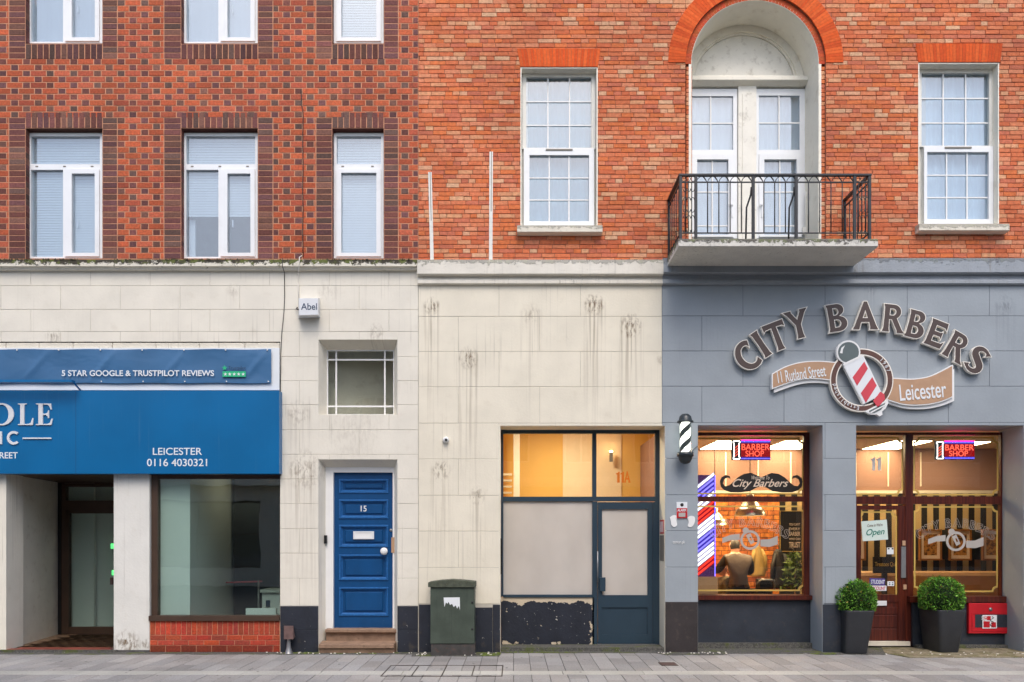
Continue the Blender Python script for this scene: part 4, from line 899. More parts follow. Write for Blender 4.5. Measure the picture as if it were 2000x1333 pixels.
for c, d in PN:
    pn = part('panel', bolection(a, b, c, d, 5.0, yd+.0499, yd+.036, yd+.0715), M['bluedge'], dr)
    if d-c > 20: piece('panel_field', MB().cbox(XX(a+9.5,yd), XX(b-9.5,yd), yd+.054, yd+.0718, ZZ(d-8,yd), ZZ(c+8,yd), .012), M['blue'], pn)
yy = yd+.05
part('letter_plate', ring_px(MB(), 689, 729.5, 1038, 1053.5, 4, 4, 3, 3, yy-.018, yy-.0075, yd), M['whitem'], dr); part('letter_flap', MB().pbox(693,725.5,1041,1050.5,yy-.012,yy-.0076,yd), M['white'], dr)
part('knob', MB().lathe([(.0,-.075),(.028,-.072),(.046,-.060),(.050,-.045),(.042,-.028),(.022,-.018),(.018,-.0),(.03,.0)], (XX(751,yy),yy-.001,ZZ(1077,yy)), 'y'), M['white'], dr)
part('lock', MB().lathe([(0,-.01),(.018,-.009),(.02,0)], (XX(763.5,yy),yy-.001,ZZ(1036,yy)), 'y', 14), M['galv'], dr); part('lock_plate', MB().pbox(764.5,770.5,1050,1080,yd-.012,yd-.003,yd), M['tan'], dr)
part('door_number', text_mb('15', 704.5,716,988,999.5,yy-.0015,.0025,.01), M['white'], dr)
part('door_bell', MB().pbox(633.5,639,1046,1062,yd-.05,yd-.02,yd-.03), M['black'], bA)
st = part('door_steps', MB().profx([(yd+.14,ZZ(1230)),(.06,ZZ(1230.5)),(.045,ZZ(1231.5)),(.045,ZZ(1236)),(.06,ZZ(1237.5)),(.10,ZZ(1239)),(.10,-.02),(yd+.14,-.02)], XX(633.5), XX(772.5)), M['step'], bA)
part('lower_step', MB().profx([(.099,ZZ(1254)),(-.09,ZZ(1257)),(-.105,ZZ(1258)),(-.105,ZZ(1264)),(-.08,ZZ(1266)),(-.07,-.02),(.099,-.02)], XX(626.5), XX(772)), M['step'], bA)

# ------------------------------------------------------------ shop signs of the clinic
fs = root('shop_fascia', 'long blue shop fascia with raised white serif letters and phone number', 'sign', (XX(270), -.08, ZZ(925)))
part('board', MB().pbox(XL,545.5,763.5,925.5,-.12,.03,-.12), M['sign'], fs); part('seam', MB().pbox(147.8,148.4,763.6,925.4,-.1206,-.119,-.12), M['navy'], fs)
y = -.135
for g, a, b in (('O',-22,27),('L',33,64.5),('E',69.5,102)): part('letter', curve_mb(GS[g], y, .014, place((a+b)/2, 809.5, y, 0, (XX(b)-XX(a))*.98/(1.04 if g == 'O' else .80), 42/PX*.985)), M['whitem'], fs)
part('letter', curve_mb([arc(0,0,.5,.5,48,312,20)+arc(0,0,.32,.32,312,48,20)], y, .014, place(26.5, 855.5, y, 0, .175, .175)), M['whitem'], fs)
part('letter', MB().pbox(-3,3.5,843,868,y,y+.014,y), M['whitem'], fs); part('rule', MB().pbox(44,100,855,857.6,y,y+.014,y), M['whitem'], fs)
part('lettering', text_mb('STREET', -19, 34.5, 883.5, 896, -.1225, .002, .012), M['whiteflat'], fs)
part('lettering', text_mb('LEICESTER', 298.5, 394.5, 875, 889, -.1225, .002, .008), M['whiteflat'], fs); part('lettering', text_mb('0116 4030321', 287, 404.5, 896.5, 911, -.1225, .002, .008), M['whiteflat'], fs)
bn = root('banner', 'wrinkled blue fabric banner advertising reviews above the fascia', 'banner', (XX(250), -.04, ZZ(750)))
mb = MB(); nx, nz = 150, 14; xs0, xs1, zs0, zs1 = XX(XL), XX(532), ZZ(750), ZZ(684.5); vv = []
for j in range(nz+1):
    for i in range(nx+1):
        fx_, fz = i/nx, j/nz; X_ = xs0+(xs1-xs0)*fx_; edge = math.sin(math.pi*fz)
        wv = .012*edge*(math.sin(X_*3.2+fz*2.2)+.5*math.sin(X_*7.3-fz*3+1.3)) + sum(-.03*edge*math.exp(-((X_-x9-(fz-.5)*.35)/.035)**2) for x9 in (XX(75),XX(340),XX(500),XX(-40),XX(205)))
        vv.append((X_, -.045 - .004 + wv*.55, zs0+(zs1-zs0)*fz + .004*math.sin(X_*7.7)*(1 if j in (0,nz) else 0)))
mb._add(vv, [(j*(nx+1)+i, j*(nx+1)+i+1, (j+1)*(nx+1)+i+1, (j+1)*(nx+1)+i) for j in range(nz) for i in range(nx)], None, True); part('cloth', mb, M['banner'], bn)
part('lettering', text_mb('5 STAR GOOGLE & TRUSTPILOT REVIEWS', 120.5, 418, 723.5, 735, -.0685, .002, .018), M['whiteflat'], bn)
star = lambda cx, cy, r: [(cx+r*(1 if q % 2 == 0 else .42)*math.sin(math.pi*q/5), cy+r*(1 if q % 2 == 0 else .42)*math.cos(math.pi*q/5)) for q in range(10)]
part('star_mark', curve_mb([star(0,0,1)], -.0685, .002, place(438.5, 719, -.0685, 0, 5.5/PX, 5.5/PX)), M['green_tp'], bn)
part('rating_bar', MB().pbox(434.5,480,725.5,736.5,-.0685,-.0665,-.0685), M['green_tp'], bn)
part('rating_stars', join(*[curve_mb([star(0,0,1)], -.0705, .0015, place(440+8.7*q, 731.3, -.0705, 0, 3.6/PX, 3.6/PX)) for q in range(5)]), M['whiteflat'], bn)
part('lettering', text_mb('Trustpilot', 446, 480, 715.5, 724, -.0685, .002), M['navy'], bn)
ey = MB()
for q in range(-2, 7):
    for yy_ in (686.5, 747.5): ey.lathe([(0,-.004),(.009,-.003),(.010,0)], (XX(39+q*81+(2 if yy_ > 700 else 0)), -.062, ZZ(yy_)), 'y', 10)
part('eyelets', ey, M['white'], bn)
tl = root('trough_light', 'blue metal trough light on a bracket over the fascia', 'lamp', (XX(40), -.15, ZZ(750)))
part('trough', MB().profx([(-.30,ZZ(742,-.3)),(-.30,ZZ(746.5,-.3)),(-.22,ZZ(746.5,-.3)),(-.22,ZZ(742,-.3))], XX(XL), XX(140,-.3)), M['sign'], tl)
part('bracket', MB().tube([(XX(138,-.28),-.27,ZZ(744,-.3)),(XX(146,-.2),-.2,ZZ(749,-.2)),(XX(151,-.12),-.12,ZZ(756,-.12)),(XX(151,-.1),-.03,ZZ(760,-.1))], .012, 7), M['sign'], tl)

for px_, py_, lab in ((505,945,'round downlight in the clinic ceiling, nearer the glass'),(462,966,'round downlight in the clinic ceiling, further back')):
    yy_ = 1500*(2.62-CH)/(CY-py_)-D if False else (1.2 if py_ < 950 else 2.4); X_ = XX(px_, yy_)
    r_ = root('downlight', lab, 'lamp', (X_, yy_, 2.58), 'clinic downlights'); part('rim', MB().lathe([(.10,.0),(.11,.01),(.11,.039)], (X_,yy_,2.58)), M['white'], r_); part('lens', MB().lathe([(0,-.002),(.095,-.001),(.098,.004)], (X_,yy_,2.58)), M['e_clinic'], r_)

# ------------------------------------------------------------ slate blue shop front 11A
y = .38
sf = frame_part('shop_front', bB, M['teal'], (978.5,983,840,1166,y,y+.07,y), (983,1283,840,847,y,y+.07,y), (1280,1288,840,1262,y,y+.07,y), (1157,1165,847,972,y,y+.07,y), (983,1280,970.5,979.5,y+.001,y+.069,y), (1157,1167,980,1262,y,y+.07,y), (983,1157,1162,1167,y-.02,y+.07,y))
part('pane', MB().pbox(982.5,1157.5,846.5,971,y+.03,y+.036,y), M['glassS'], sf); part('pane', MB().pbox(1164.5,1280.5,846.5,971,y+.03,y+.036,y), M['glassS'], sf)
part('frosted_pane', MB().pbox(982.5,1157.5,979.5,1162.5,y+.03,y+.036,y), M['frost'], sf)
part('number', join(*[curve_mb(G[g_], y+.025, .003, place(px_, 932.5, y+.025, 0, 22/PX*w_, 22/PX)) for g_, px_, w_ in (('1',1207.5,1.0),('1',1216,1.0),('A',1225,.62))]), plain('print_orange', (222,116,0), .5, .02), sf)
sd_ = frame_part('shop_door', bB, M['teal'], (1168,1176,981,1258,y+.005,y+.06,y), (1265,1275,981,1258,y+.005,y+.06,y), (1176,1265,981,995,y+.005,y+.06,y), (1176,1265,1163,1187,y+.005,y+.06,y), (1176,1265,1240,1258,y+.005,y+.06,y), (1176,1265,1187,1240,y+.022,y+.06,y), (1275.5,1280,981,1258,y+.0,y+.06,y))
part('frosted_pane', MB().pbox(1175.5,1265.5,994.5,1163.5,y+.03,y+.036,y), M['frost'], sd_)
part('handle', MB().tube([(XX(1166.5,y),y-.05,ZZ(1077,y)),(XX(1166.5,y),y-.05,ZZ(1137,y))], .009, 8), M['galv'], sd_); part('lock_box', MB().cbox(XX(1171,y),XX(1182,y),y-.04,y+.004,ZZ(1155,y),ZZ(1128,y),.004), M['teal'], sd_)
part('threshold', MB().pbox(1167,1283,1258.5,1262,y-.02,y+.07,y), M['galv'], bB)
part('stall_riser', MB().pbox(978.5,1160,1167.5,1266,y+.0,y+.2,y), M['peel'], bB)
part('sill_base', MB().box(XX(977.5), XX(1298.5), .06, y+.2, -.01, .055), M['strip'], bB)
# its yellow hall
hx0, hx1 = XX(960), XX(1345)
hall = MB(); v = [(hx0,y+.1,.05),(hx1,y+.1,.05),(hx1,2.6,.05),(hx0,2.6,.05),(hx0,y+.1,3.35),(hx1,y+.1,3.35),(hx1,2.6,3.35),(hx0,2.6,3.35)]
hall._add(v, [(0,1,2,3),(7,6,5,4),(1,5,6,2),(2,6,7,3),(3,7,4,0)]); part('hall', hall, M['yellow'], bB)
part('hall_panel', MB().box(XX(1100,2.5), XX(1215,2.5), 2.575, 2.599, .06, 3.34), M['hallpanel'], bB); part('hall_panel', MB().box(XX(1015,2.3), XX(1003,2.3), 2.2, 2.3, .06, 3.34), M['lining'], bB)
part('stair', join(*[MB().box(XX(965,1.6), XX(1000,1.6), 1.6, 1.75, ZZ(928+q*12,1.6), ZZ(925+q*12,1.6)) for q in range(5)]), M['lining'], bB)
wl = root('wall_light', 'small wall light glowing in the yellow hall', 'lamp', (XX(1194,2.4), 2.4, ZZ(905,2.4)))
part('body', MB().pbox(1191,1197,883,902,2.38,2.44,2.38), M['silver'], wl); part('lens', MB().pbox(1191.5,1196.5,880.5,882.8,2.385,2.435,2.38), M['e_warm'], wl)
hl = root('added_ceiling_light', 'added unseen round light brightening the yellow hall', 'lamp', (XX(1110,1.3), 1.3, 3.30))  # added lamp out of view, put in to brighten the hall
part('shade', MB().lathe([(.22,0),(.24,.03),(.24,.049)], (XX(1110,1.3),1.3,3.30)), M['white'], hl); part('diffuser', MB().lathe([(0,-.02),(.12,-.018),(.2,-.008),(.218,-.001)], (XX(1110,1.3),1.3,3.30)), M['e_box'], hl)

# ------------------------------------------------------------ barber shop front
y = .44
bw = frame_part('shop_window', bB, M['wood'], (1355,1590,845,851,y,y+.07,y), (1570,1582,851,1163,y,y+.07,y), (1355,1570,970,980,y,y+.07,y), (1355,1592,1163,1172,y-.08,y+.07,y-.05), (1578,1590,851,1163,y+.02,y+.07,y))
part('sill', MB().pbox(1358,1592,1164,1172,y-.10,y-.081,y-.1), M['wood'], bw)
part('stall_riser', MB().pbox(1355,1592,1173,1259,y-.03,y+.3,y-.03), M['plinthB'], bB); part('riser_base', MB().box(XX(1363.5), XX(1606), y-.10, y+.2, -.01, .075), M['strip'], bB)
part('pane', MB().pbox(1355,1570.5,850.5,970.5,y+.03,y+.036,y), M['glassS'], bw); part('pane', MB().pbox(1355,1570.5,979.5,1163.5,y+.03,y+.036,y), M['glassS'], bw)
rw = frame_part('shop_front', bB, M['wood'], (1664,1990,845,850,y,y+.07,y), (1768,1783,850,1262,y-.005,y+.07,y), (1664,1768,970,985,y+.001,y+.069,y), (1783,1955,970,985,y+.001,y+.069,y), (1955,1968,850,1165,y,y+.07,y), (1968,1976,850,1165,y+.03,y+.07,y), (1664,1674,985,1258,y,y+.07,y), (1778,1982,1165.5,1177,y-.09,y+.07,y-.09))
for a, b, c, d in ((1664,1768.5,849.5,970.5),(1782.5,1955.5,849.5,970.5),(1782.5,1955.5,984.5,1166)): part('pane', MB().pbox(a,b,c,d,y+.03,y+.036,y), M['glassS'], rw)
part('stall_riser', MB().pbox(1783,1990,1177.5,1262,y-.05,y+.3,y-.05), M['plinthB'], bB); part('riser_base', MB().box(XX(1783,y), XX(1999), y-.12, y+.2, -.01, .05), M['strip'], bB)
bd = frame_part('shop_door', bB, M['wood'], (1674,1682,988,1253,y+.005,y+.06,y), (1755,1768,988,1253,y+.005,y+.06,y), (1682,1755,988,996,y+.005,y+.06,y), (1682,1755,1162,1176,y+.005,y+.06,y), (1682,1755,1176,1253,y+.02,y+.06,y))
for c, d in ((1186,1200),(1202.5,1226),(1229,1252)): part('panel', MB().cbox(XX(1684,y), XX(1753,y), y+.012, y+.0195, ZZ(d,y), ZZ(c,y), .004), M['wood'], bd)
part('letter_plate', MB().cbox(XX(1704,y),XX(1732,y),y-.004,y+.0115,ZZ(1183.5,y),ZZ(1174,y),.003), M['whitem'], bd)
part('pane', MB().pbox(1681.5,1755.5,995.5,1162.5,y+.03,y+.036,y), M['glassS'], bd)
part('push_plate', MB().pbox(1759.5,1768.5,1068,1129,y-.012,y+.004,y), M['galv'], bd); part('lock_plate', MB().pbox(1762,1768,1056.5,1066,y-.01,y+.004,y).pbox(1764,1770,1142,1151.5,y-.01,y+.004,y), M['tan'], bd)
part('threshold', MB().pbox(1672,1778,1253.5,1262,y-.04,y+.07,y-.04), M['edging'] if False else M['sillB'], bB)
# gilt border lines with notched corners on the glass
def gilt(a, b, c, d, parent, tl=True, tr=True, bl=True, br=True, w=3.0, n=9):
    def pathpts(i):
        P = []; A, B, Cc, Dd = a+i, b-i, c+i, d-i; r = n
        def corner(cx, cy, a0): return [(cx + r*math.cos(R(a0+90*q/5)), cy + r*math.sin(R(a0+90*q/5))) for q in range(6)]
        P += (corner(A, Cc, 90)[::-1] if tl else [(A, Cc)])
        P += (corner(B, Cc, 90)[0:0] + [(B + (r)*math.cos(R(t_)), Cc + r*math.sin(R(t_))) for t_ in (180,162,144,126,108,90)] if tr else [(B, Cc)])
        P += ([(B + r*math.cos(R(t_)), Dd + r*math.sin(R(t_))) for t_ in (270,252,234,216,198,180)] if br else [(B, Dd)])
        P += ([(A + r*math.cos(R(t_)), Dd + r*math.sin(R(t_))) for t_ in (0,-18,-36,-54,-72,-90)] if bl else [(A, Dd)])
        return P
    def pathpts2(i):
        P = pathpts(i)
        if tl: P = [(a+i + n*math.cos(R(t_)), c+i + n*math.sin(R(t_))) for t_ in (90,72,54,36,18,0)] + P[6:]
        return P
    yy = y+.0275; conv = lambda P: [(XX(u, yy), ZZ(v_, yy)) for u, v_ in P]
    part('gilt_line', curve_mb([conv(pathpts2(0)), conv(pathpts2(w))], yy, .002), M['gold'], parent)
gilt(1340,1570,855,966,bw); gilt(1340,1571,988,1155,bw); gilt(1640,1764,854,967,rw); gilt(1784,1950,854,968,rw); gilt(1785,1949,989,1157,rw); gilt(1674.5,1752,999,1180,bd, w=3.0)
# etched name and emblem on the lower panes
def letters_on(word_list, y0, depth, scale=1.0, off=0.0):
    return [curve_mb(G[g], y0, depth, place(px, py, y0, R(rot), h/PX*sc_, h/PX), off) for g, px, py, rot, h, sc_ in word_list]
WORD = [('C',1460,695,36,57,.92),('I',1486.5,672.8,34,55,1.0),('T',1517,657,21,56,.95),('Y',1559,633.4,14,56,.95),('B',1634,621,9,54,1.0),('A',1690,618,0,52,1.0),('R',1743,622,-6,54,.95),('B',1789,634,-14.5,54,.95),('E',1829,652,-21,52,1.0),('R',1868,677,-30,54,.95),('S',1909,703,-37,54,1.05)]
def etched(cx, cy, k_, yy, parent):
    ws = [(g, cx+(px-1684)*k_, cy+(py-720)*k_*.9, rot*.7, h*k_*1.05, s_) for g, px, py, rot, h, s_ in WORD]
    for g, px, py, rot, h, s_ in ws:
        hh = h/PX; o = MB()
        for cont in G[g]:
            f = place(px, py, yy, R(rot), hh*s_, hh); o.tube([(f(*p)[0], yy, f(*p)[1]) for p in cont + cont[:1]], .0028, 4, None, False)
        part('etched_letter', o, M['etch'], parent)
    X0 = lambda u, v_: (XX(cx+u*k_, yy), ZZ(cy+v_*k_, yy))
    ringc = [[X0(61*math.cos(q*.21), 23+61*math.sin(q*.21)) for q in range(30)], [X0(46*math.cos(q*.21), 23+46*math.sin(q*.21)) for q in range(30)]]
    e = curve_mb(ringc, yy, .002)
    e2 = curve_mb([[X0(*p) for p in ((-172,10),(-120,-10),(-64,-16),(-64,22),(-120,24),(-172,42))]], yy, .002); e3 = curve_mb([[X0(*p) for p in ((64,20),(120,18),(172,-4),(172,50),(120,66),(64,62))]], yy, .002)
    e4 = curve_mb([[X0(*p) for p in ((-26,-6),(2,-20),(28,38),(4,52))], [X0(*p) for p in ((-4,6),(4,2),(14,24),(4,28))]], yy, .002); e5 = curve_mb([[X0(-27+20*math.cos(q*.42), -36+20*math.sin(q*.42)) for q in range(15)]], yy-.0025, .002)
    part('etched_emblem', join(e, e2, e3, e4, e5), M['etch'], parent)
etched(1465, 1048, .315, y+.0265, bw); etched(1867, 1050.5, .315, y+.0265, rw)
# moustache decal with greeting
yy = y+.0262; cx, cz = 1487, 941
mh = [(0,-8),(8,-12),(20,-17),(34,-15),(46,-8),(56,2),(64,8),(71,9),(75,4),(73,-4),(66,-8),(60,-5),(62,-11),(70,-13),(78,-8),(81,0),(79,10),(72,17),(60,21),(40,21),(22,19),(10,12),(0,8)]
mo = curve_mb([[(XX(cx+u, yy), ZZ(cz+v_, yy)) for u, v_ in mh + [(-u, v_) for u, v_ in mh[-2:0:-1]]]], yy, .002)
md = part('moustache_decal', mo, M['poster'], bw)
part('greeting', join(text_mb('Welcome To', 1468, 1503, 929.5, 937, yy-.0025, .002, .0, .3), text_mb('City Barbers', 1431, 1540, 936, 956, yy-.0025, .002, .01, .45)), M['mount'], bw)
part('number', join(*[curve_mb(G['1'], y+.0255, .003, place(px_, 906.5, y+.0255, 0, 27/PX, 27/PX)) for px_ in (1706,1717)]), M['cream'], rw)
# ------------------------------------------------------------ barber shop interior
ri = root('shop_interior', 'warm lit interior of the barber shop behind the glass', 'room', (XX(1680), 1.5, .05))
ix0, ix1, iy0, iy1, iz1 = XX(1330), XX(XR-20), y+.34, 3.0, 3.0
part('floor', MB().quad((ix0,.5,.08),(ix1,.5,.08),(ix1,iy1,.08),(ix0,iy1,.08)), M['floorin'], ri)
part('ceiling', MB().box(ix0, ix1, .52, iy1+.1, iz1, iz1+.06), M['ceil'], ri)
xm = XX(1522, 3.0)
zb_ = ZZ(962, 3.0)
part('wall', MB().box(ix0, ix1, iy1, iy1+.1, zb_, iz1), M['pinkwall'], ri); part('brick_panel', MB().box(ix0, xm, iy1-.01, iy1+.1, .08, zb_-.001), M['slips'], ri); part('striped_panel', MB().box(xm+.001, ix1, iy1-.005, iy1+.1, .08, zb_-.001), M['stripe'], ri)
part('wall', MB().box(ix0-.1, ix0, .52, iy1, .08, iz1), M['pinkwall'], ri); part('wall', MB().box(ix1, ix1+.1, .52, iy1, .08, iz1), M['pinkwall'], ri)
part('picture_rail', MB().box(ix0, ix1, iy1-.03, iy1-.011, zb_-.02, zb_+.03), M['ceil'], ri)
part('wainscot', join(*[MB().box(ix0+.3+q*.55, ix0+.32+q*.55, iy1-.012, iy1, zb_+.1, iz1-.06) for q in range(9)]), M['ceil'], ri)
for i, (a, b, lab, ya_, yb_) in enumerate(((3.15,3.78,'lit ceiling panel nearest the pole-striped neon',1.84,2.93),(4.20,4.80,'lit ceiling panel at the right of the moustache window',1.84,2.93),(5.88,6.45,'lit ceiling panel above the shop door',1.84,2.93),(6.97,7.42,'small added light panel hidden behind the right hand barber shop sign',1.95,2.5))):  # last panel is added, hidden by the sign, to brighten the prints
    r_ = root('ceiling_panel', lab, 'light panel', ((a+b)/2, 2.4, iz1-.03), 'ceiling panels of the barber shop')
    part('trim', MB().box(a-.03, b+.03, ya_-.03, yb_+.03, iz1-.012, iz1-.001), M['white'], r_); part('diffuser', MB().box(a, b, ya_, yb_, iz1-.02, iz1-.0125), M['e_panel'], r_)
def pendant(px, py, yy, s_, lab):
    X_, Z_ = XX(px, yy), ZZ(py, yy); r_ = root('pendant_lamp', lab, 'lamp', (X_, yy, Z_), 'steel pendant lamps'); 
    part('shade', MB().lathe([(.245*s_,.0),(.24*s_,.02*s_),(.215*s_,.10*s_),(.19*s_,.11*s_),(.12*s_,.21*s_),(.06*s_,.25*s_),(.06*s_,.33*s_),(.02*s_,.345*s_)], (X_,yy,Z_)), M['steel'], r_)
    part('bulb', MB().lathe([(0,.03),(.1*s_,.035),(.2*s_,.02)], (X_,yy,Z_)), M['e_warm'], r_); part('cord', MB().tube([(X_,yy,Z_+.34*s_),(X_,yy,2.985)], .006, 6), M['black'], r_)
pendant(1465, 1008, 1.5, .95, 'steel dome pendant lamp hanging in the middle of the moustache window'); pendant(1396, 1026, 1.9, .8, 'steel pendant lamp partly behind the striped neon pole')
# neon pole in the window
np_ = root('neon_pole', 'tall neon barber pole panel with red white and blue slanted tubes', 'neon sign', (XX(1380,.56), .58, ZZ(1127,.56)))
yy = .56; part('panel', MB().pbox(1358,1396,928,1127,yy+.012,yy+.03,yy), M['e_polebg'], np_); rf = 'WBBBWWRRRWWWBBBWWWRRR'
for i in range(21):
    z0 = 926 + i*9.0; a = (1362, z0+26); b = (1394, z0)
    if z0+26 > 1128: continue
    part('neon_tube', MB().tube([(XX(a[0],yy),yy,ZZ(a[1],yy)),(XX(b[0],yy),yy,ZZ(b[1],yy))], .010, 6), M[{'W':'e_white','B':'e_blue','R':'e_tubered'}[rf[i]]], np_)
    part('backing', MB().prism([(XX(1362,yy),ZZ(z0+30.2,yy)),(XX(1395,yy),ZZ(z0+4.4,yy)),(XX(1395,yy),ZZ(z0-4.4,yy)),(XX(1362,yy),ZZ(z0+21.6,yy))], yy+.0105, yy+.0118), M[{'W':'e_bgW','B':'e_bgB','R':'e_bgR'}[rf[i]]], np_)  # tube glow on the panel, put in as dim emissive strips
part('neon_tube', MB().tube([(XX(1396.5,yy),yy,ZZ(929,yy)),(XX(1396.5,yy),yy,ZZ(1126,yy))], .006, 6), M['e_blue'], np_); part('neon_tube', MB().tube([(XX(1361,yy),yy-.01,ZZ(929,yy)),(XX(1361,yy),yy-.01,ZZ(1126,yy))], .006, 6), M['e_white'], np_)
single('cardboard_box', MB().pbox(1355,1402,1128,1163,.53,.75,.53).pbox(1356,1401,1127,1127.9,.535,.745,.53), M['card'], 'plain cardboard box on the window ledge under the neon pole', 'box')
part('window_ledge', MB().pbox(1350,1592,1163.2,1168,y+.072,y+.33,y+.08), M['wood'], bB)
def led_sign(px0, px1, py0, py1, lab, yy=.56):
    r_ = root('led_sign', lab, 'neon sign', (XX((px0+px1)/2,yy), yy, ZZ(py1,yy)), 'lit barber shop signs'); w_ = px1-px0; h_ = py1-py0; f = lambda u: px0+w_*u; g = lambda v_: py0+h_*v_
    part('panel', MB().pbox(px0,px1,py0,py1,yy+.004,yy+.02,yy), M['black'], r_); part('field', MB().pbox(f(.24),f(.995),g(.16),g(.84),yy+.001,yy+.0035,yy), M['e_redbg'], r_); part('band', MB().pbox(f(.24),f(.995),g(.01),g(.155),yy+.001,yy+.0035,yy).pbox(f(.24),f(.995),g(.845),g(.99),yy+.001,yy+.0035,yy), M['e_bluebg'], r_)
    part('added_glow_strip', MB().box(XX(f(.25),yy),XX(f(.99),yy),yy+.003,yy+.022,ZZ(py0,yy)+.0005,ZZ(py0,yy)+.002), M['e_edge'], r_)  # added glowing strip, out of sight, to tint the soffit pink
    part('lettering', join(text_mb('BARBER', f(.26), f(.975), g(.19), g(.50), yy-.004, .004, .0), text_mb('SHOP', f(.36), f(.83), g(.53), g(.82), yy-.004, .004, .0)), M['e_red'], r_)
    dots = MB()
    for q in range(22): dots.pbox(f(.25+.034*q), f(.25+.034*q+.02), g(.055), g(.10), yy-.003, yy, yy).pbox(f(.25+.034*q), f(.25+.034*q+.02), g(.90), g(.945), yy-.003, yy, yy)
    part('dots', dots, M['e_blue'], r_)
    ol = [(f(u), g(v_)) for u, v_ in ((.05,.05),(.20,.05),(.215,.10),(.19,.16),(.19,.84),(.215,.90),(.20,.95),(.05,.95),(.035,.90),(.06,.84),(.06,.16),(.035,.10),(.05,.05))]
    part('pole_outline', MB().tube([(XX(u,yy), yy-.004, ZZ(v_,yy)) for u, v_ in ol], .006, 6), M['e_white'], r_)
    st_ = MB()
    for q in range(4): st_.tube([(XX(f(.085),yy),yy-.004,ZZ(g(.40+q*.14),yy)),(XX(f(.165),yy),yy-.004,ZZ(g(.26+q*.14),yy))], .0045, 5)
    part('pole_stripes', st_, M['e_red'], r_); part('hanger', MB().tube([(XX(f(.4),yy),yy+.01,ZZ(py0,yy)),(XX(f(.5),yy),yy+.01,ZZ(py0-10,yy)),(XX(f(.6),yy),yy+.01,ZZ(py0,yy))], .002, 4), M['black'], r_)
led_sign(1429,1505,860,899,'lit red and blue BARBER SHOP sign above the moustache decal'); led_sign(1826,1904,862,898,'lit red and blue BARBER SHOP sign in the right hand window')
# pictures, sofa, poster
for px0, px1, lab in ((1795,1838,'framed sepia print behind the etched name, leftmost of three'),(1853,1896,'framed sepia print behind the etched emblem, middle of three'),(1917,1960,'framed sepia print at the right edge of the window'),(1672,1690,'framed sepia print seen through the door glass')):
    yy = 2.6; r_ = root('picture', lab, 'picture', (XX((px0+px1)/2,yy), yy, ZZ(1095,yy)), 'framed prints in the barber shop')
    part('frame', ring_px(MB(), px0, px1, 1034, 1095, 3, 3, 3.5, 3.5, yy-.03, yy+.02, yy), M['frameg'], r_); part('mount', ring_px(MB(), px0+3, px1-3, 1037.5, 1091.5, 5.5, 5.5, 6.5, 6.5, yy-.012, yy+.01, yy), M['mount'], r_); part('print', MB().pbox(px0+8.5,px1-8.5,1044,1085,yy-.010,yy+.01,yy), M['print'], r_)
    part('backing', MB().pbox(px0+1,px1-1,1035,1094,yy+.021,2.985,yy), M['black'], r_)
sfx = root('sofa', 'brown leather bench sofa below the framed prints', 'sofa', (XX(1860,2.2), 2.3, .08))
yy = 2.0
part('backrest', MB().profx([(2.35,.5),(2.28,ZZ(1125,2.3)),(2.30,ZZ(1119,2.3)),(2.36,ZZ(1116,2.3)),(2.45,ZZ(1118,2.3)),(2.48,.5)], XX(1680,2.3), XX(1962,2.3)), M['leather'], sfx); part('seat', MB().cbox(XX(1680,2.3), XX(1962,2.3), 1.85, 2.349, .3, .55, .03), M['leather'], sfx); part('base', MB().box(XX(1690,2.3), XX(1955,2.3), 1.9, 2.45, .08, .299), M['dark'], sfx)
for px0, px1, py0, py1, lab, lines in ((1523,1567,998,1078,'black typographic poster with the word TRUST at the right of the window',(('YOU CAN\'T',1022,1027),('EVERY',1031,1036),('BARBER',1039,1047),('WHO CAN',1051,1055),('TRUST',1059,1070))),):
    yy = 2.3; r_ = root('poster', lab, 'poster', (XX(1545,yy), yy, ZZ(py1,yy))); part('board', MB().pbox(px0,px1,py0,py1,yy,yy+.03,yy), M['poster'], r_); part('border', ring_px(MB(), px0, px1, py0, py1, 1.3, 1.3, 1.3, 1.3, yy-.004, yy-.0005, yy), M['gold'], r_)
    part('lettering', join(*[text_mb(s_, px0+18, px1-4, c, d, yy-.003, .002, .015) for s_, c, d in lines]), M['mount'], r_)
    part('stand', MB().box(XX(px0+3,yy), XX(px1-3,yy), yy+.031, yy+.10, .08, ZZ(py1,yy)+.4), M['dark'], r_)
tb = root('treatment_board', 'dark sign board with gold lettering hanging behind the door glass', 'sign', (XX(1730,1.2), 1.2, ZZ(1118,1.2))); part('board', MB().pbox(1706,1756,1088,1120,2.2,2.23,2.2), M['poster'], tb); part('lettering', text_mb('Treacos Quiff' if False else 'Treatoos Quit', 1709, 1752, 1098, 1108, 2.196, .003, .01), M['gold'], tb); part('stand', MB().box(XX(1725,2.2), XX(1735,2.2), 2.231, 2.26, .56, ZZ(1120,2.2)), M['dark'], tb)
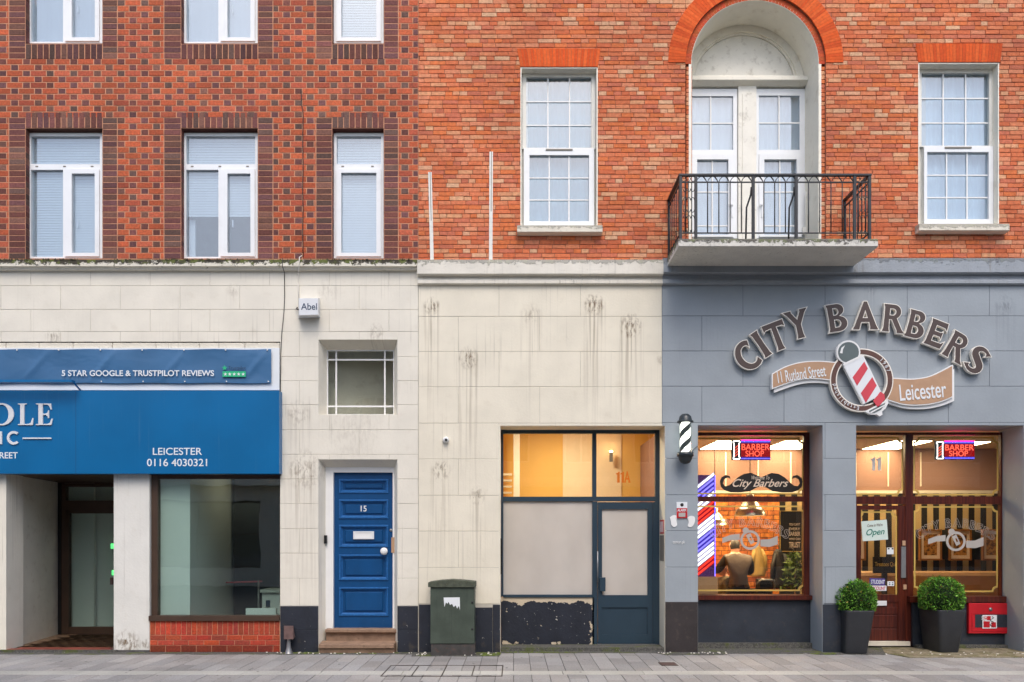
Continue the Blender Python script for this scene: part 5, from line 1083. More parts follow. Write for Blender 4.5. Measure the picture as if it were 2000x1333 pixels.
# garments
def garment(px0, px1, py0, py1, yy, m, lab, narrow=.28):
    r_ = root('hanging_coat', lab, 'coat', (XX((px0+px1)/2,yy), yy, ZZ(py1,yy))); cx_ = XX((px0+px1)/2, yy); z0, z1 = ZZ(py1,yy), ZZ(py0,yy); hw = (XX(px1,yy)-XX(px0,yy))/2
    prof = [(0,1.0),(.12,1.06),(.45,.98),(.78,.72),(.92,.45),(.9,.2),(narrow,.05),(narrow*.6,.0)]; mb = MB(); vs = []; k_ = 18
    for f, wd in prof:
        for q in range(k_):
            a_ = 2*math.pi*q/k_; fold = 1+.10*math.sin(a_*5+f*3); vs.append((cx_+hw*wd*math.cos(a_)*fold, yy+.09*math.sin(a_)*(.6+.4*wd)*fold, z0+(z1-z0)*f))
    prof2 = sorted(prof); mb = MB(); vs = []
    for f in [i/14 for i in range(15)]:
        wd = 1.0 if f < .45 else 1.0-.62*((f-.45)/.55)**1.6
        if f > .93: wd = .22
        for q in range(k_):
            a_ = 2*math.pi*q/k_; fold = 1+.09*math.sin(a_*5+f*4)+.03*math.sin(f*40); vs.append((cx_+hw*wd*math.cos(a_)*fold+.02*math.sin(f*5), yy+.10*math.sin(a_)*(.5+.5*wd)*fold, z0+(z1-z0)*f))
    fs_ = [(j*k_+q, j*k_+(q+1) % k_, (j+1)*k_+(q+1) % k_, (j+1)*k_+q) for j in range(14) for q in range(k_)] + [tuple(range(k_))[::-1], tuple(14*k_+q for q in range(k_))]
    mb._add(vs, fs_, None, True); part('cloth', mb, m, r_)
    for sgn in (-1, 1):
        part('sleeve', MB().tube([(cx_+sgn*hw*.45,yy-.03,z0+(z1-z0)*.88),(cx_+sgn*hw*.85,yy-.06,z0+(z1-z0)*.6),(cx_+sgn*hw*1.0,yy-.07,z0+(z1-z0)*.18)], [hw*.22,hw*.3,hw*.22], 9), m, r_)
    part('hook', MB().tube([(cx_,yy,z1-.02),(cx_,yy,z1+.05),(cx_,yy+.05,z1+.07),(cx_,2.99 if yy > 2 else yy+.2,z1+.07)], .008, 6), M['black'], r_)
garment(1505,1538,1073,1150,2.1,M['coatdark'],'black padded coat hanging beside the typographic poster'); garment(1538,1562,1080,1150,1.9,M['coatdark'],'dark jacket hanging beside the house plant'); garment(1466,1494,1066,1126,2.5,M['coatbeige'],'beige coat hanging right of the barber'); 
ch = root('barber_chair', 'black barber chair in front of the hanging coats', 'chair', (XX(1485,1.6), 1.7, .08))
part('seat', MB().cbox(XX(1472,1.6), XX(1506,1.6), 1.5, 1.9, ZZ(1165,1.6)-.1, ZZ(1152,1.6), .03), M['black'], ch); part('backrest', MB().cbox(XX(1474,1.6), XX(1504,1.6), 1.45, 1.56, ZZ(1150,1.6), ZZ(1130,1.6), .03), M['black'], ch); part('armrest', MB().tube([(XX(1473,1.6),1.5,ZZ(1140,1.6)),(XX(1480,1.6),1.42,ZZ(1131,1.6)),(XX(1504,1.6),1.42,ZZ(1133,1.6)),(XX(1508,1.6),1.5,ZZ(1150,1.6))], .014, 7), M['galv'], ch); part('pedestal', MB().lathe([(.28,0),(.26,.03),(.06,.06),(.06,ZZ(1165,1.6)-.18)], (XX(1488,1.6),1.7,.08)), M['galv'], ch)
pl = root('house_plant', 'leafy green plant in the lower right of the barber window', 'plant', (XX(1553,1.5), 1.5, .08))
mb = MB()
for q in range(260):
    a_ = rnd.uniform(0, 6.283); h_ = rnd.uniform(0,1); r0 = .16*math.sqrt(rnd.random())*(1.1-.6*h_)+.03; c_ = Vector((XX(1553,1.5)+r0*math.cos(a_), 1.5+r0*math.sin(a_), ZZ(1150,1.5)+h_*.52)); d1 = Vector((rnd.uniform(-1,1),rnd.uniform(-1,1),rnd.uniform(-.2,1))).normalized()*.06; d2 = d1.cross(Vector((rnd.uniform(-1,1),rnd.uniform(-1,1),rnd.uniform(-1,1)))).normalized()*.022
    g = rnd.uniform(.6,1.5); mb._add([c_-d1, c_-d2, c_+d1, c_+d2], [(0,1,2,3)], tuple(v_*g for v_ in lin((92,112,48))))
part('crown', mb, M['plantin'], pl); part('trunk', MB().tube([(XX(1553,1.5),1.5,.3),(XX(1553,1.5),1.5,ZZ(1120,1.5))], [.018,.01], 6), M['floorin'], pl); part('pot', MB().lathe([(0,.0),(.13,.0),(.16,.3),(.14,.3),(.13,.27),(0,.27)], (XX(1553,1.5),1.5,.08)), M['pot'], pl)
# people: one skinned surface each
def person(name, label, joints, edges, rootj, matf, mats, loc):
    me = bpy.data.meshes.new(name); keys = list(joints); idx = {k_: i for i, k_ in enumerate(keys)}
    me.from_pydata([joints[k_][0] for k_ in keys], [(idx[a], idx[b]) for a, b in edges], [])
    ob = bpy.data.objects.new('tmp_person', me); COL.objects.link(ob)
    ob.modifiers.new('skin', 'SKIN'); sv = me.skin_vertices[0].data
    for k_ in keys:
        r_ = joints[k_][1]; sv[idx[k_]].radius = r_ if isinstance(r_, tuple) else (r_, r_); sv[idx[k_]].use_root = (k_ == rootj)
    s2 = ob.modifiers.new('sub', 'SUBSURF'); s2.levels = 2; s2.render_levels = 2
    dg = bpy.context.evaluated_depsgraph_get(); m2 = bpy.data.meshes.new_from_object(ob.evaluated_get(dg)); bpy.data.objects.remove(ob)
    m2.name = name; m2.materials.clear()
    for q in mats: m2.materials.append(q)
    for p in m2.polygons: p.material_index = matf(p.center); p.use_smooth = True
    m2.transform(Matrix.Translation(-Vector(loc))); o = bpy.data.objects.new(name, m2); o.location = loc; COL.objects.link(o); BASE[o.name] = tuple(loc)
    return tag(o, label, 'person')
bx, by = 3.45, 1.75
J = {'pel': ((bx,by,.74),(.17,.12)), 'wai': ((bx-.01,by,.90),(.165,.11)), 'che': ((bx-.03,by,1.10),(.19,.12)), 'nec': ((bx-.05,by+.01,1.26),.06), 'hd0': ((bx-.06,by+.02,1.335),(.075,.08)), 'hd1': ((bx-.06,by+.03,1.42),(.082,.10)), 'hd2': ((bx-.06,by+.03,1.485),(.05,.06)),
     'nose': ((bx-.105,by+.115,1.385),.014), 'ear': ((bx+.018,by+.02,1.385),.016),
     'sl': ((bx-.20,by,1.17),.082), 'el': ((bx-.30,by+.10,.98),.062), 'wl': ((bx-.40,by+.28,.99),.042), 'hl': ((bx-.45,by+.34,1.02),(.03,.045)), 'f1': ((bx-.49,by+.39,1.06),.012), 'f2': ((bx-.51,by+.38,1.03),.012), 'f3': ((bx-.50,by+.38,1.0),.012), 'f4': ((bx-.48,by+.40,1.04),.011), 'f5': ((bx-.43,by+.40,1.05),.012),
     'sr': ((bx+.15,by,1.16),.082), 'er': ((bx+.22,by+.12,.95),.062), 'wr': ((bx+.02,by+.33,.98),.042), 'hr': ((bx-.04,by+.36,1.0),(.03,.045)), 'g1': ((bx-.09,by+.38,1.03),.012), 'g2': ((bx-.1,by+.37,1.0),.012), 'g3': ((bx-.09,by+.37,.97),.012), 'g5': ((bx-.03,by+.42,1.03),.012),
     'ul': ((bx-.10,by,.66),.10), 'kl': ((bx-.11,by-.01,.40),.068), 'al': ((bx-.12,by+.01,.16),.048), 'tl': ((bx-.14,by+.16,.12),(.04,.03)),
     'ur': ((bx+.10,by,.66),.10), 'kr': ((bx+.11,by-.01,.40),.068), 'ar': ((bx+.12,by+.01,.16),.048), 'tr': ((bx+.14,by+.16,.12),(.04,.03))}
E = [('pel','wai'),('wai','che'),('che','nec'),('nec','hd0'),('hd0','hd1'),('hd1','hd2'),('hd1','nose'),('hd1','ear'),('che','sl'),('sl','el'),('el','wl'),('wl','hl'),('hl','f1'),('hl','f2'),('hl','f3'),('hl','f5'),('f1','f4'),('che','sr'),('sr','er'),('er','wr'),('wr','hr'),('hr','g1'),('hr','g2'),('hr','g3'),('hr','g5'),('pel','ul'),('ul','kl'),('kl','al'),('al','tl'),('pel','ur'),('ur','kr'),('kr','ar'),('ar','tr')]
def bm_(c):
    if c.z > 1.41 or (c.z > 1.33 and c.y < by+.02): return 1
    if c.z > 1.255 or (c.y > by+.30 and c.z > .9): return 0
    if c.z < .76: return 4
    return 3 if (abs(c.x-(bx-.02)) > .205 or c.y > by+.16) else 2
barber = person('person', 'standing barber in a dark quilted vest seen from behind through the window', J, E, 'pel', bm_, [M['skin'], M['hair'], M['vest'], M['sleeve'], M['trouser']], (bx, by, .10))
sx, sy = 3.29, 2.05
J = {'pel': ((sx+.05,sy,.50),(.17,.15)), 'che': ((sx+.03,sy,.78),(.19,.15)), 'nec': ((sx+.01,sy,.90),.06), 'hd0': ((sx-.02,sy,.955),(.07,.075)), 'hd1': ((sx-.01,sy,1.04),(.095,.085)), 'hd2': ((sx,sy,1.11),(.06,.06)), 'nose': ((sx-.115,sy,1.015),.014), 'ear': ((sx+.0,sy-.088,1.01),.016),
     'sl': ((sx+.02,sy-.2,.82),.075), 'el': ((sx-.02,sy-.24,.60),.06), 'wl': ((sx-.2,sy-.18,.52),.045), 'sr': ((sx+.02,sy+.2,.82),.075), 'er': ((sx-.02,sy+.24,.60),.06), 'wr': ((sx-.2,sy+.18,.52),.045),
     'kl': ((sx-.35,sy-.12,.50),.08), 'al': ((sx-.38,sy-.12,.14),.05), 'kr': ((sx-.35,sy+.12,.50),.08), 'ar': ((sx-.38,sy+.12,.14),.05)}
E = [('pel','che'),('che','nec'),('nec','hd0'),('hd0','hd1'),('hd1','hd2'),('hd1','nose'),('hd1','ear'),('che','sl'),('sl','el'),('el','wl'),('che','sr'),('sr','er'),('er','wr'),('pel','kl'),('kl','al'),('pel','kr'),('kr','ar')]
cust = person('person', 'seated customer in a patterned cape, face in profile beside the neon pole', J, E, 'pel', lambda c: (1 if (c.z > 1.06 or (c.z > .96 and c.x > sx+.03)) else 0) if c.z > .90 else 2, [M['skin'], M['hair'], M['cape']], (sx, sy, .10))
cs = root('barber_chair', 'barber chair under the seated customer', 'chair', (sx, sy, .08)); part('seat', MB().cbox(sx-.22, sx+.25, sy-.26, sy+.26, .26, .345, .02), M['black'], cs); part('backrest', MB().cbox(sx+.25, sx+.32, sy-.24, sy+.24, .36, .80, .02), M['black'], cs); part('pedestal', MB().lathe([(.28,0),(.26,.03),(.06,.06),(.06,.18)], (sx,sy,.08)), M['galv'], cs)
# cards and stickers on the door
def card(name, lab, px0, px1, py0, py1, rot, m, texts, cat='sign'):
    yy = y-.012; c_ = ((px0+px1)/2, (py0+py1)/2); r_ = root(name, lab, cat, (XX(c_[0],yy), yy, ZZ(py1,yy))); hw, hh = (XX(px1,yy)-XX(px0,yy))/2, (ZZ(py0,yy)-ZZ(py1,yy))/2; f = place(c_[0], c_[1], yy, R(rot))
    part('card', MB().prism([f(-hw,-hh), f(hw,-hh), f(hw,hh), f(-hw,hh)], yy+.008, yy+.014), m, r_)
    for s_, a, b, c, d, mm_, sh_ in texts: part('lettering', text_mb(s_, a, b, c, d, yy+.005, .0025, .01, sh_, R(rot)), mm_, r_)
    return r_
card('open_sign', 'pale tilted card reading Open in the door glass', 1684, 1734, 1017, 1056, 4, plain('card_mint', (214,230,222), .5, .03), (("Come in We're", 1694, 1724, 1023, 1029, M['silver'], .3), ('Open', 1692, 1728, 1033, 1049, plain('print_teal', (46,130,112), .5, .02), .35)))
card('sticker', 'white sticker reading STUDENT on a purple slip, low on the door', 1699, 1729, 1130, 1144, -2, plain('print_purple', (84,70,140), .5, .03), (('STUDENT', 1701, 1728, 1133, 1141, M['whiteflat'], .1),), 'sticker')
card('sticker', 'white sticker reading DISCOUNT in red, low on the door', 1696, 1732, 1144.5, 1154.5, 0, M['whiteflat'], (('DISCOUNT', 1698, 1730, 1146, 1153, plain('print_crimson', (200,30,70), .5, .02), 0),), 'sticker')
card('sticker', 'small white card sticker with black top beside the Open card', 1733, 1746, 1070, 1083, 0, M['whiteflat'], (('- -', 1734, 1745, 1071, 1073.5, M['black'], 0),), 'sticker')
card('sticker', 'small blue and white sticker right of the discount sticker', 1734, 1747, 1136, 1145, 0, M['plast'], (('ok' if False else '= =', 1736, 1745, 1138, 1143, M['navy'], 0),), 'sticker')

# ------------------------------------------------------------ sign lettering and emblem on the grey wall
sg = root('sign_lettering', 'arched raised brown CITY BARBERS letters edged in cream on grey wall', 'sign', (XX(1684), -.05, ZZ(735)))
for g, px, py, rot, h, sc_ in WORD:
    yl_ = -.075; f = place(px, py, yl_, R(rot), 1, 1); hh = h/PX*.98; cont = [[(u*hh*sc_, v_*hh) for u, v_ in c_] for c_ in G[g]]
    L = part('letter', curve_mb(cont, yl_, .05, f, .009), M['cream'], sg); part('face', curve_mb(cont, yl_-.003, .005, f, -.0005), M['brownletter'], L)
em = root('sign_emblem', 'round barber emblem with tilted striped pole and tan ribbons on grey wall', 'sign', (XX(1684), -.05, ZZ(808)))
ye = -.07
def P2(pts, yy): return [(XX(u, yy), ZZ(v_, yy)) for u, v_ in pts]
def cat(pts, n=8):
    """smooth open polyline"""
    out = []; m_ = len(pts)
    for i in range(m_-1):
        p0, p1, p2, p3 = pts[max(i-1,0)], pts[i], pts[i+1], pts[min(i+2,m_-1)]
        for q in range(n):
            t_ = q/n; out.append(tuple(.5*((2*p1[k_])+(-p0[k_]+p2[k_])*t_+(2*p0[k_]-5*p1[k_]+4*p2[k_]-p3[k_])*t_*t_+(-p0[k_]+3*p1[k_]-3*p2[k_]+p3[k_])*t_**3) for k_ in (0,1)))
    return out + [pts[-1]]
left = cat([(1509,731),(1535,717),(1566,708.5),(1600,706.5),(1632,709)]) + cat([(1628,743),(1600,739.5),(1572,740),(1546,745.5),(1509,758.5)])
right = cat([(1738,739),(1765,741),(1789,740.8),(1820,734.5),(1860,714.5)]) + cat([(1860,775),(1838,784),(1812,789.5),(1786,791),(1760,788.5),(1730,779)])
for nm, pts, txt in (('ribbon', left, ('11 Rutland Street', 1518, 1613, 719, 742, 12)), ('ribbon', right, ('Leicester', 1757, 1848, 748, 780, 7))):
    rb = part(nm, curve_mb([P2(pts, ye)], ye, .06, None, .010), M['white'], em); part('face', curve_mb([P2(pts, ye)], ye-.003, .004, None, -.004), M['tan'], rb)
    # the shifted second edge seen below and beside each ribbon
    part('edge', curve_mb([P2([(u+5, v_+7) for u, v_ in pts], ye)], ye+.025, .05, None, .006), M['white'], rb)
    s_, a, b, c, d, rot = txt; part('lettering', text_mb(s_, a, b, c, d, ye-.009, .006, .006, 0, R(rot*.7)), M['whiteflat'], rb)
def circ(r, n=64): return [(1683+r*math.cos(2*math.pi*q/n), 743+r*math.sin(2*math.pi*q/n)) for q in range(n)]
yr_ = ye-.012
rg = part('ring', curve_mb([P2(circ(62), yr_), P2(circ(48.5), yr_)[::-1]], yr_, .06), M['cream'], em); part('face', curve_mb([P2(circ(59.8), yr_), P2(circ(50.8), yr_)[::-1]], yr_-.003, .004), M['brownring'], rg)
def ring_text(s_, a0, da, r, hgt, flip=False):
    o = MB()
    for i, ch_ in enumerate(s_):
        a_ = a0 + da*i; px, py = 1683+r*math.cos(R(a_)), 743-r*math.sin(R(a_)); cu = bpy.data.curves.new('t', 'FONT'); cu.body = ch_; cu.size = 1; cu.extrude = .5; cu.align_x = 'CENTER'; cu.offset = -.002
        ob = bpy.data.objects.new('t', cu); me = bpy.data.meshes.new_from_object(ob); f = place(px, py, yr_, R(a_-90), hgt/PX*1.2, hgt/PX*1.2)
        o._add([(f(v_.co.x, v_.co.y-.34)[0], yr_-.0055-v_.co.z*.003, f(v_.co.x, v_.co.y-.34)[1]) for v_ in me.vertices], [tuple(p.vertices) for p in me.polygons]); bpy.data.meshes.remove(me); bpy.data.objects.remove(ob); bpy.data.curves.remove(cu)
    return o
part('lettering', join(ring_text('1987', 46, -8.5, 55.3, 9.0), ring_text('Established', 262, -7.2, 55.3, 9.0)), M['whiteflat'], em)
yp = ye-.03; pole = [(1648,713.5),(1686,696.5),(1722,770),(1687,789)]
pe = part('pole', curve_mb([P2(pole, yp)], yp, .05, None, .008), M['white'], em); part('face', curve_mb([P2(pole, yp)], yp-.003, .003, None, -.0), M['whiteflat'], pe)
ax = lambda u, v_: (pole[0][0]+(pole[1][0]-pole[0][0])*u+(pole[3][0]-pole[0][0])*v_, pole[0][1]+(pole[1][1]-pole[0][1])*u+(pole[3][1]-pole[0][1])*v_)
for v0, v1, v2, v3 in ((.34,.12,.30,.56),(.75,.52,.74,1.0)): part('stripe', curve_mb([P2([ax(.1,v0),ax(.92,v1),ax(.92,v2),ax(.1,v3)], yp)], yp-.006, .003), M['red'], pe)
part('stripe', curve_mb([P2([ax(.45,1.03),ax(.95,.90),ax(1.06,1.0),ax(.98,1.1),ax(.5,1.22)], yp)], yp-.006, .01), M['red'], pe)
bl = part('pole_top', curve_mb([P2([(1657+23.5*math.cos(q*.2), 688+23*math.sin(q*.2)) for q in range(31)], yp)], yp-.001, .05), M['white'], em); part('face', curve_mb([P2([(1657+20.3*math.cos(q*.2), 688.5+19.8*math.sin(q*.2)) for q in range(31)], yp)], yp-.005, .004), M['slate'], bl)
part('shine', curve_mb([P2([(1640,690),(1643,680),(1650,675),(1646,683),(1645,691)], yp)], yp-.008, .003), M['white'], bl); part('collar', curve_mb([P2([(1646,711),(1684,693),(1686,697),(1648,715)], yp)], yp-.007, .01), M['white'], bl)
bc = part('pole_base', curve_mb([P2([(1690,804),(1733,782),(1735,787),(1729,798),(1722,804),(1723,810),(1718,813),(1712,809),(1700,809.5)], yp)], yp-.001, .05, None, .004), M['white'], em); part('face', curve_mb([P2([(1697,803),(1729,787),(1727,792),(1720,801),(1708,807),(1699,807)], yp)], yp-.006, .004), M['slate'], bc); part('band', curve_mb([P2([(1698,806),(1729,790),(1728,793),(1701,807.5)], yp)], yp-.009, .003), M['white'], bc)
part('stand_off', MB().box(XX(1600), XX(1620), -.03, .0, ZZ(735), ZZ(720)).box(XX(1780), XX(1800), -.03, .0, ZZ(775), ZZ(760)).box(XX(1676), XX(1690), -.05, .0, ZZ(750), ZZ(735)), M['black'], em)
# wall barber pole
bp = root('barber_pole', 'lit wall mounted barber pole with dark domed caps on grey pillar', 'barber pole', (XX(1338.5,-.15), -.15, ZZ(907,-.15)))
bX, bY = XX(1338.5,-.15), -.15; pz = lambda p: ZZ(p,-.15)
part('cap', MB().lathe([(0,pz(808)-pz(826)),(.045,pz(809.5)-pz(826)),(.075,pz(814)-pz(826)),(.085,pz(820)-pz(826)),(.088,pz(822.5)-pz(826)),(.103,pz(823)-pz(826)),(.103,pz(826)-pz(826)),(.07,0)], (bX,bY,pz(826))), M['poleg'], bp)
part('base', MB().lathe([(.07,pz(884)-pz(907)),(.104,pz(884.5)-pz(907)),(.106,pz(892)-pz(907)),(.09,pz(893)-pz(907)),(.082,pz(898)-pz(907)),(.06,pz(904)-pz(907)),(.03,pz(906.5)-pz(907)),(0,0)], (bX,bY,pz(907))), M['poleg'], bp)
cyl = MB(); n, h0, h1 = 40, pz(884), pz(826); rows = 44
for j in range(rows):
    for q in range(n):
        a0, a1 = 2*math.pi*q/n, 2*math.pi*(q+1)/n; z0, z1 = h0+(h1-h0)*j/rows, h0+(h1-h0)*(j+1)/rows; r_ = .068
        ph = ((q/n)*2.0*1 - j/rows*2.1 + .35) % 1.0
        cyl._add([(bX+r_*math.cos(a0),bY+r_*math.sin(a0),z0),(bX+r_*math.cos(a1),bY+r_*math.sin(a1),z0),(bX+r_*math.cos(a1),bY+r_*math.sin(a1),z1),(bX+r_*math.cos(a0),bY+r_*math.sin(a0),z1)], [(0,1,2,3)], None, True, 1 if ph < .46 else 0)
part('striped_cylinder', cyl, [M['e_pole'], M['poled']], bp)
part('glass_tube', MB().lathe([(.082,pz(884)-pz(884)),(.082,pz(826)-pz(884))], (bX,bY,pz(884))), M['clear'], bp); part('bracket', MB().box(bX-.03, bX+.03, bY+.08, -.001, pz(890), pz(886)).box(bX-.03, bX+.03, bY+.08, -.001, pz(825), pz(821)), M['poleg'], bp)
single('power_cable', MB().tube([(bX+.09,-.10,pz(886)),(XX(1353),-.03,ZZ(880)),(XX(1362),-.008,ZZ(872)),(XX(1364),.05,ZZ(868))], .004, 5), M['black'], 'thin black cable from the barber pole into the window', 'cable')
# ------------------------------------------------------------ small things on the walls
ab = root('alarm_box', 'white alarm box reading Abel on the white stone', 'alarm', (XX(604), -.08, ZZ(619)))
part('box', MB()._add([(XX(584.5,-.16),-.16,ZZ(616,-.16)),(XX(621,-.16),-.16,ZZ(615,-.16)),(XX(621,-.16),-.16,ZZ(583,-.16)),(XX(584.5,-.16),-.16,ZZ(583.5,-.16)),(XX(583),-.001,ZZ(622)),(XX(625),-.001,ZZ(621)),(XX(625),-.001,ZZ(583)),(XX(583),-.001,ZZ(583))], [(0,1,2,3),(1,5,6,2),(3,2,6,7),(4,0,3,7),(4,5,1,0)]), M['whitem'], ab)
part('lettering', text_mb('Abel', 588, 619, 592.5, 605.5, -.1625, .002, .006), M['navy'], ab); part('wire_clip', MB().tube([(XX(584,-.1),-.1,ZZ(610)),(XX(580),-.03,ZZ(605)),(XX(581),-.005,ZZ(601))], .008, 6), M['black'], ab)
sc_ = root('security_camera', 'tiny white dome camera on the cream wall', 'camera', (XX(871), -.03, ZZ(866)))
part('housing', MB().lathe([(.042,.0),(.042,-.02),(.036,-.04),(.03,-.055),(.02,-.06),(0,-.06)], (XX(871),-.0,ZZ(860)), 'y', 20), M['white'], sc_); part('lens', MB().lathe([(.018,-.058),(.015,-.068),(0,-.070)], (XX(872),-.0,ZZ(860.5)), 'y', 16), M['black'], sc_)
single('cable', MB().tube([(XX(588)+.01*math.sin(q),-.012,ZZ(177+q*15)) for q in range(3)] + [(XX(592+.4*math.sin(q*1.3)),-.012,ZZ(215+q*18)) for q in range(17)], .0055, 5), M['bronze_dark'], 'dark vertical cable running down the chequered brick pier', 'cable')
single('cable', MB().tube([(XX(556),-.095,ZZ(509)),(XX(556),-.095,ZZ(526)),(XX(556),-.012,ZZ(533)),(XX(556.5),-.012,ZZ(580)),(XX(555),-.012,ZZ(610)),(XX(551),-.012,ZZ(650)),(XX(549),-.012,ZZ(690)),(XX(548.2),-.012,ZZ(760)),(XX(548.2),-.012,ZZ(930))], .0045, 5), M['bronze_dark'], 'thin dark cable down the white stone beside the clinic sign', 'cable')
single('cable', MB().tube([(XX(588,-.1),-.06,ZZ(503)),(XX(585,-.1),-.10,ZZ(508)),(XX(584,-.1),-.10,ZZ(526)),(XX(583),-.012,ZZ(533)),(XX(583),-.012,ZZ(560)),(XX(584),-.012,ZZ(584))], .006, 6), M['cream'], 'cream cable over the cornice down to the alarm box', 'cable')
def batten(pts, lab, w_=3.4):
    r_ = root('trunking', lab, 'trunking', (XX(pts[0][0]), -.02, ZZ(pts[-1][1])), 'white trunking strips on the brick'); (a, c), (b, d) = pts[0], pts[-1]
    part('channel', MB().prism([(XX(a-w_),ZZ(c)),(XX(a+w_),ZZ(c)),(XX(b+w_),ZZ(d)),(XX(b-w_),ZZ(d))], -.02, .005), M['upvc_old'], r_); part('groove', MB().prism([(XX(a-.3),ZZ(c)),(XX(a+.9),ZZ(c)),(XX(a+(b-a)*.55+.9),ZZ(c+(d-c)*.55)),(XX(a+(b-a)*.55-.3),ZZ(c+(d-c)*.55))], -.0215, -.0195), M['silver'], r_)
batten([(840,338),(844,510)], 'shorter leaning white trunking strip on the salmon brick'); batten([(959.5,298),(958.5,510)], 'taller white trunking strip on the salmon brick')
# signs on the grey pillar
al = root('alarm_sign', 'small red and white alarm notice on the grey pillar', 'sign', (XX(1331.5), -.01, ZZ(1013)))
part('plate', MB().pbox(1321,1342,981,1012.5,-.014,-.004,0), M['whiteflat'], al); part('red_field', MB().pbox(1321.2,1341.8,993,1012.3,-.0165,-.0142,0), M['meter'], al); part('lettering', text_mb('ALARM', 1323, 1340, 994.5, 999.5, -.019, .002, .02), M['whiteflat'], al); part('notice', MB().pbox(1325,1338,1002,1010,-.019,-.0167,0), M['etch'], al); part('badge', MB().lathe([(0,-.003),(.022,-.002),(.022,0)], (XX(1331.5),-.0145,ZZ(986.5)), 'y', 16), M['black'], al)
def blob(cx, cy, pts, lab): single('paint_patch', curve_mb([P2(cat([(cx+u, cy+v_) for u, v_ in pts+pts[:1]], 5)[:-1], 0)], -.0105, .006), M['white'], lab, 'paint')
blob(1316,1017,[(-8,-6),(-2,-10),(6,-9),(5,0),(6,9),(0,13),(-5,8),(-6,2)],'white paint patch left of the alarm notice'); blob(1349,1018,[(-7,-6),(-1,-10),(7,-8),(8,0),(5,8),(0,12),(-6,10),(-4,2)],'white paint patch right of the alarm notice')
single('scribble', text_mb('Iemun PK' if False else 'temur pk', 1314, 1338, 1056, 1064, -.0065, .0035, .004), M['white'], 'small white scribble painted on the grey pillar', 'graffiti')
tgx = XX(1298.6); tg = root('tag_sticker', 'red sticker over a grey strip on the cream reveal beside the slate door', 'sticker', (tgx, .2, ZZ(1096,.2)))
part('red_label', MB().box(tgx-.004, tgx-.0005, .06, .33, ZZ(1043,.2), ZZ(1016,.2)), M['meter'], tg); part('grey_strip', MB().box(tgx-.004, tgx-.0005, .06, .33, ZZ(1096,.2), ZZ(1046,.2)), M['silver'], tg); part('print', join(*[MB().box(tgx-.0055, tgx-.0042, .09+.06*q, .12+.06*q, ZZ(1040,.2), ZZ(1019,.2)) for q in range(4)]), M['whiteflat'], tg)
single('door_entry_panel', MB().box(XX(977.3)+.0005, XX(977.3)+.02, .12, .20, ZZ(1122,.1), ZZ(1052,.1)).box(XX(977.3)+.0205, XX(977.3)+.026, .13, .19, ZZ(1082,.1), ZZ(1068,.1)), M['black'], 'slim black door entry panel on the left reveal of the slate shop front', 'intercom')
# red meter box
ym = .44-.05; mr = root('meter_box', 'red metal meter box with a torn white and red sticker low on the wall', 'meter box', (XX(1931,ym), ym, ZZ(1238,ym)))
part('door', MB().cbox(XX(1888,ym),XX(1975,ym),ym-.05,ym-.0005,ZZ(1237,ym),ZZ(1178,ym),.006), M['meter'], mr); part('rim', ring_px(MB(), 1894, 1969, 1197, 1232, 2, 2, 1.5, 1.5, ym-.056, ym-.0505, ym), M['meter'], mr); part('vent', MB().pbox(1900,1962,1200,1225,ym-.053,ym-.0505,ym), M['rust'] if False else M['plinthB'], mr)
part('lock', MB().lathe([(0,-.01),(.022,-.009),(.024,0)], (XX(1930,ym),ym-.051,ZZ(1190,ym)), 'y', 16), M['galv'], mr); part('sticker', MB().pbox(1914,1942,1201,1227,ym-.056,ym-.0535,ym), M['whiteflat'], mr)
part('sticker_print', MB().pbox(1916,1930,1203,1211,ym-.058,ym-.0563,ym).pbox(1916,1928,1213,1225,ym-.058,ym-.0563,ym).pbox(1931,1940,1215,1225,ym-.058,ym-.0563,ym), M['meter'], mr); part('lettering', text_mb('Day\nPlay', 1917, 1929, 1203.5, 1212, ym-.0605, .002, .02, .2), M['whiteflat'], mr); part('swirl', MB().tube([(XX(1932+4*math.sin(q*1.4),ym), ym-.058, ZZ(1204+q*2.0,ym)) for q in range(11)], .004, 5), M['black'], mr)
single('waste_pipe', MB().tube([(XX(1975,.3),.36,.10),(XX(1978,.25),.30,.05),(XX(1984,.2),.22,.025),(XX(1988,.2),.20,.02)], [.012,.014,.018,.02], 8), M['galv'], 'short grey pipe end at the foot of the wall below the meter box', 'pipe')
# oxide coloured lamp by the clinic riser
fl_ = root('flood_lamp', 'dull reddish box lamp on a flared foot against the black plinth', 'lamp', (XX(564,-.1), -.1, .01))
part('head', MB()._add([(XX(554.5,-.16),-.16,ZZ(1249,-.16)),(XX(573,-.16),-.16,ZZ(1249,-.16)),(XX(573,-.16),-.16,ZZ(1224,-.16)),(XX(554.5,-.16),-.16,ZZ(1224,-.16)),(XX(556),-.03,ZZ(1248)),(XX(578),-.03,ZZ(1244)),(XX(574),-.03,ZZ(1222)),(XX(556),-.03,ZZ(1222))], [(0,1,2,3),(1,5,6,2),(3,2,6,7),(4,0,3,7),(4,5,1,0),(5,4,7,6)]), M['rust'], fl_)
part('foot', MB().lathe([(.055,0),(.05,.008),(.030,.07),(.022,.16),(.02,.20)], (XX(564,-.1),-.1,.006), 'z', 16), M['galv'], fl_)
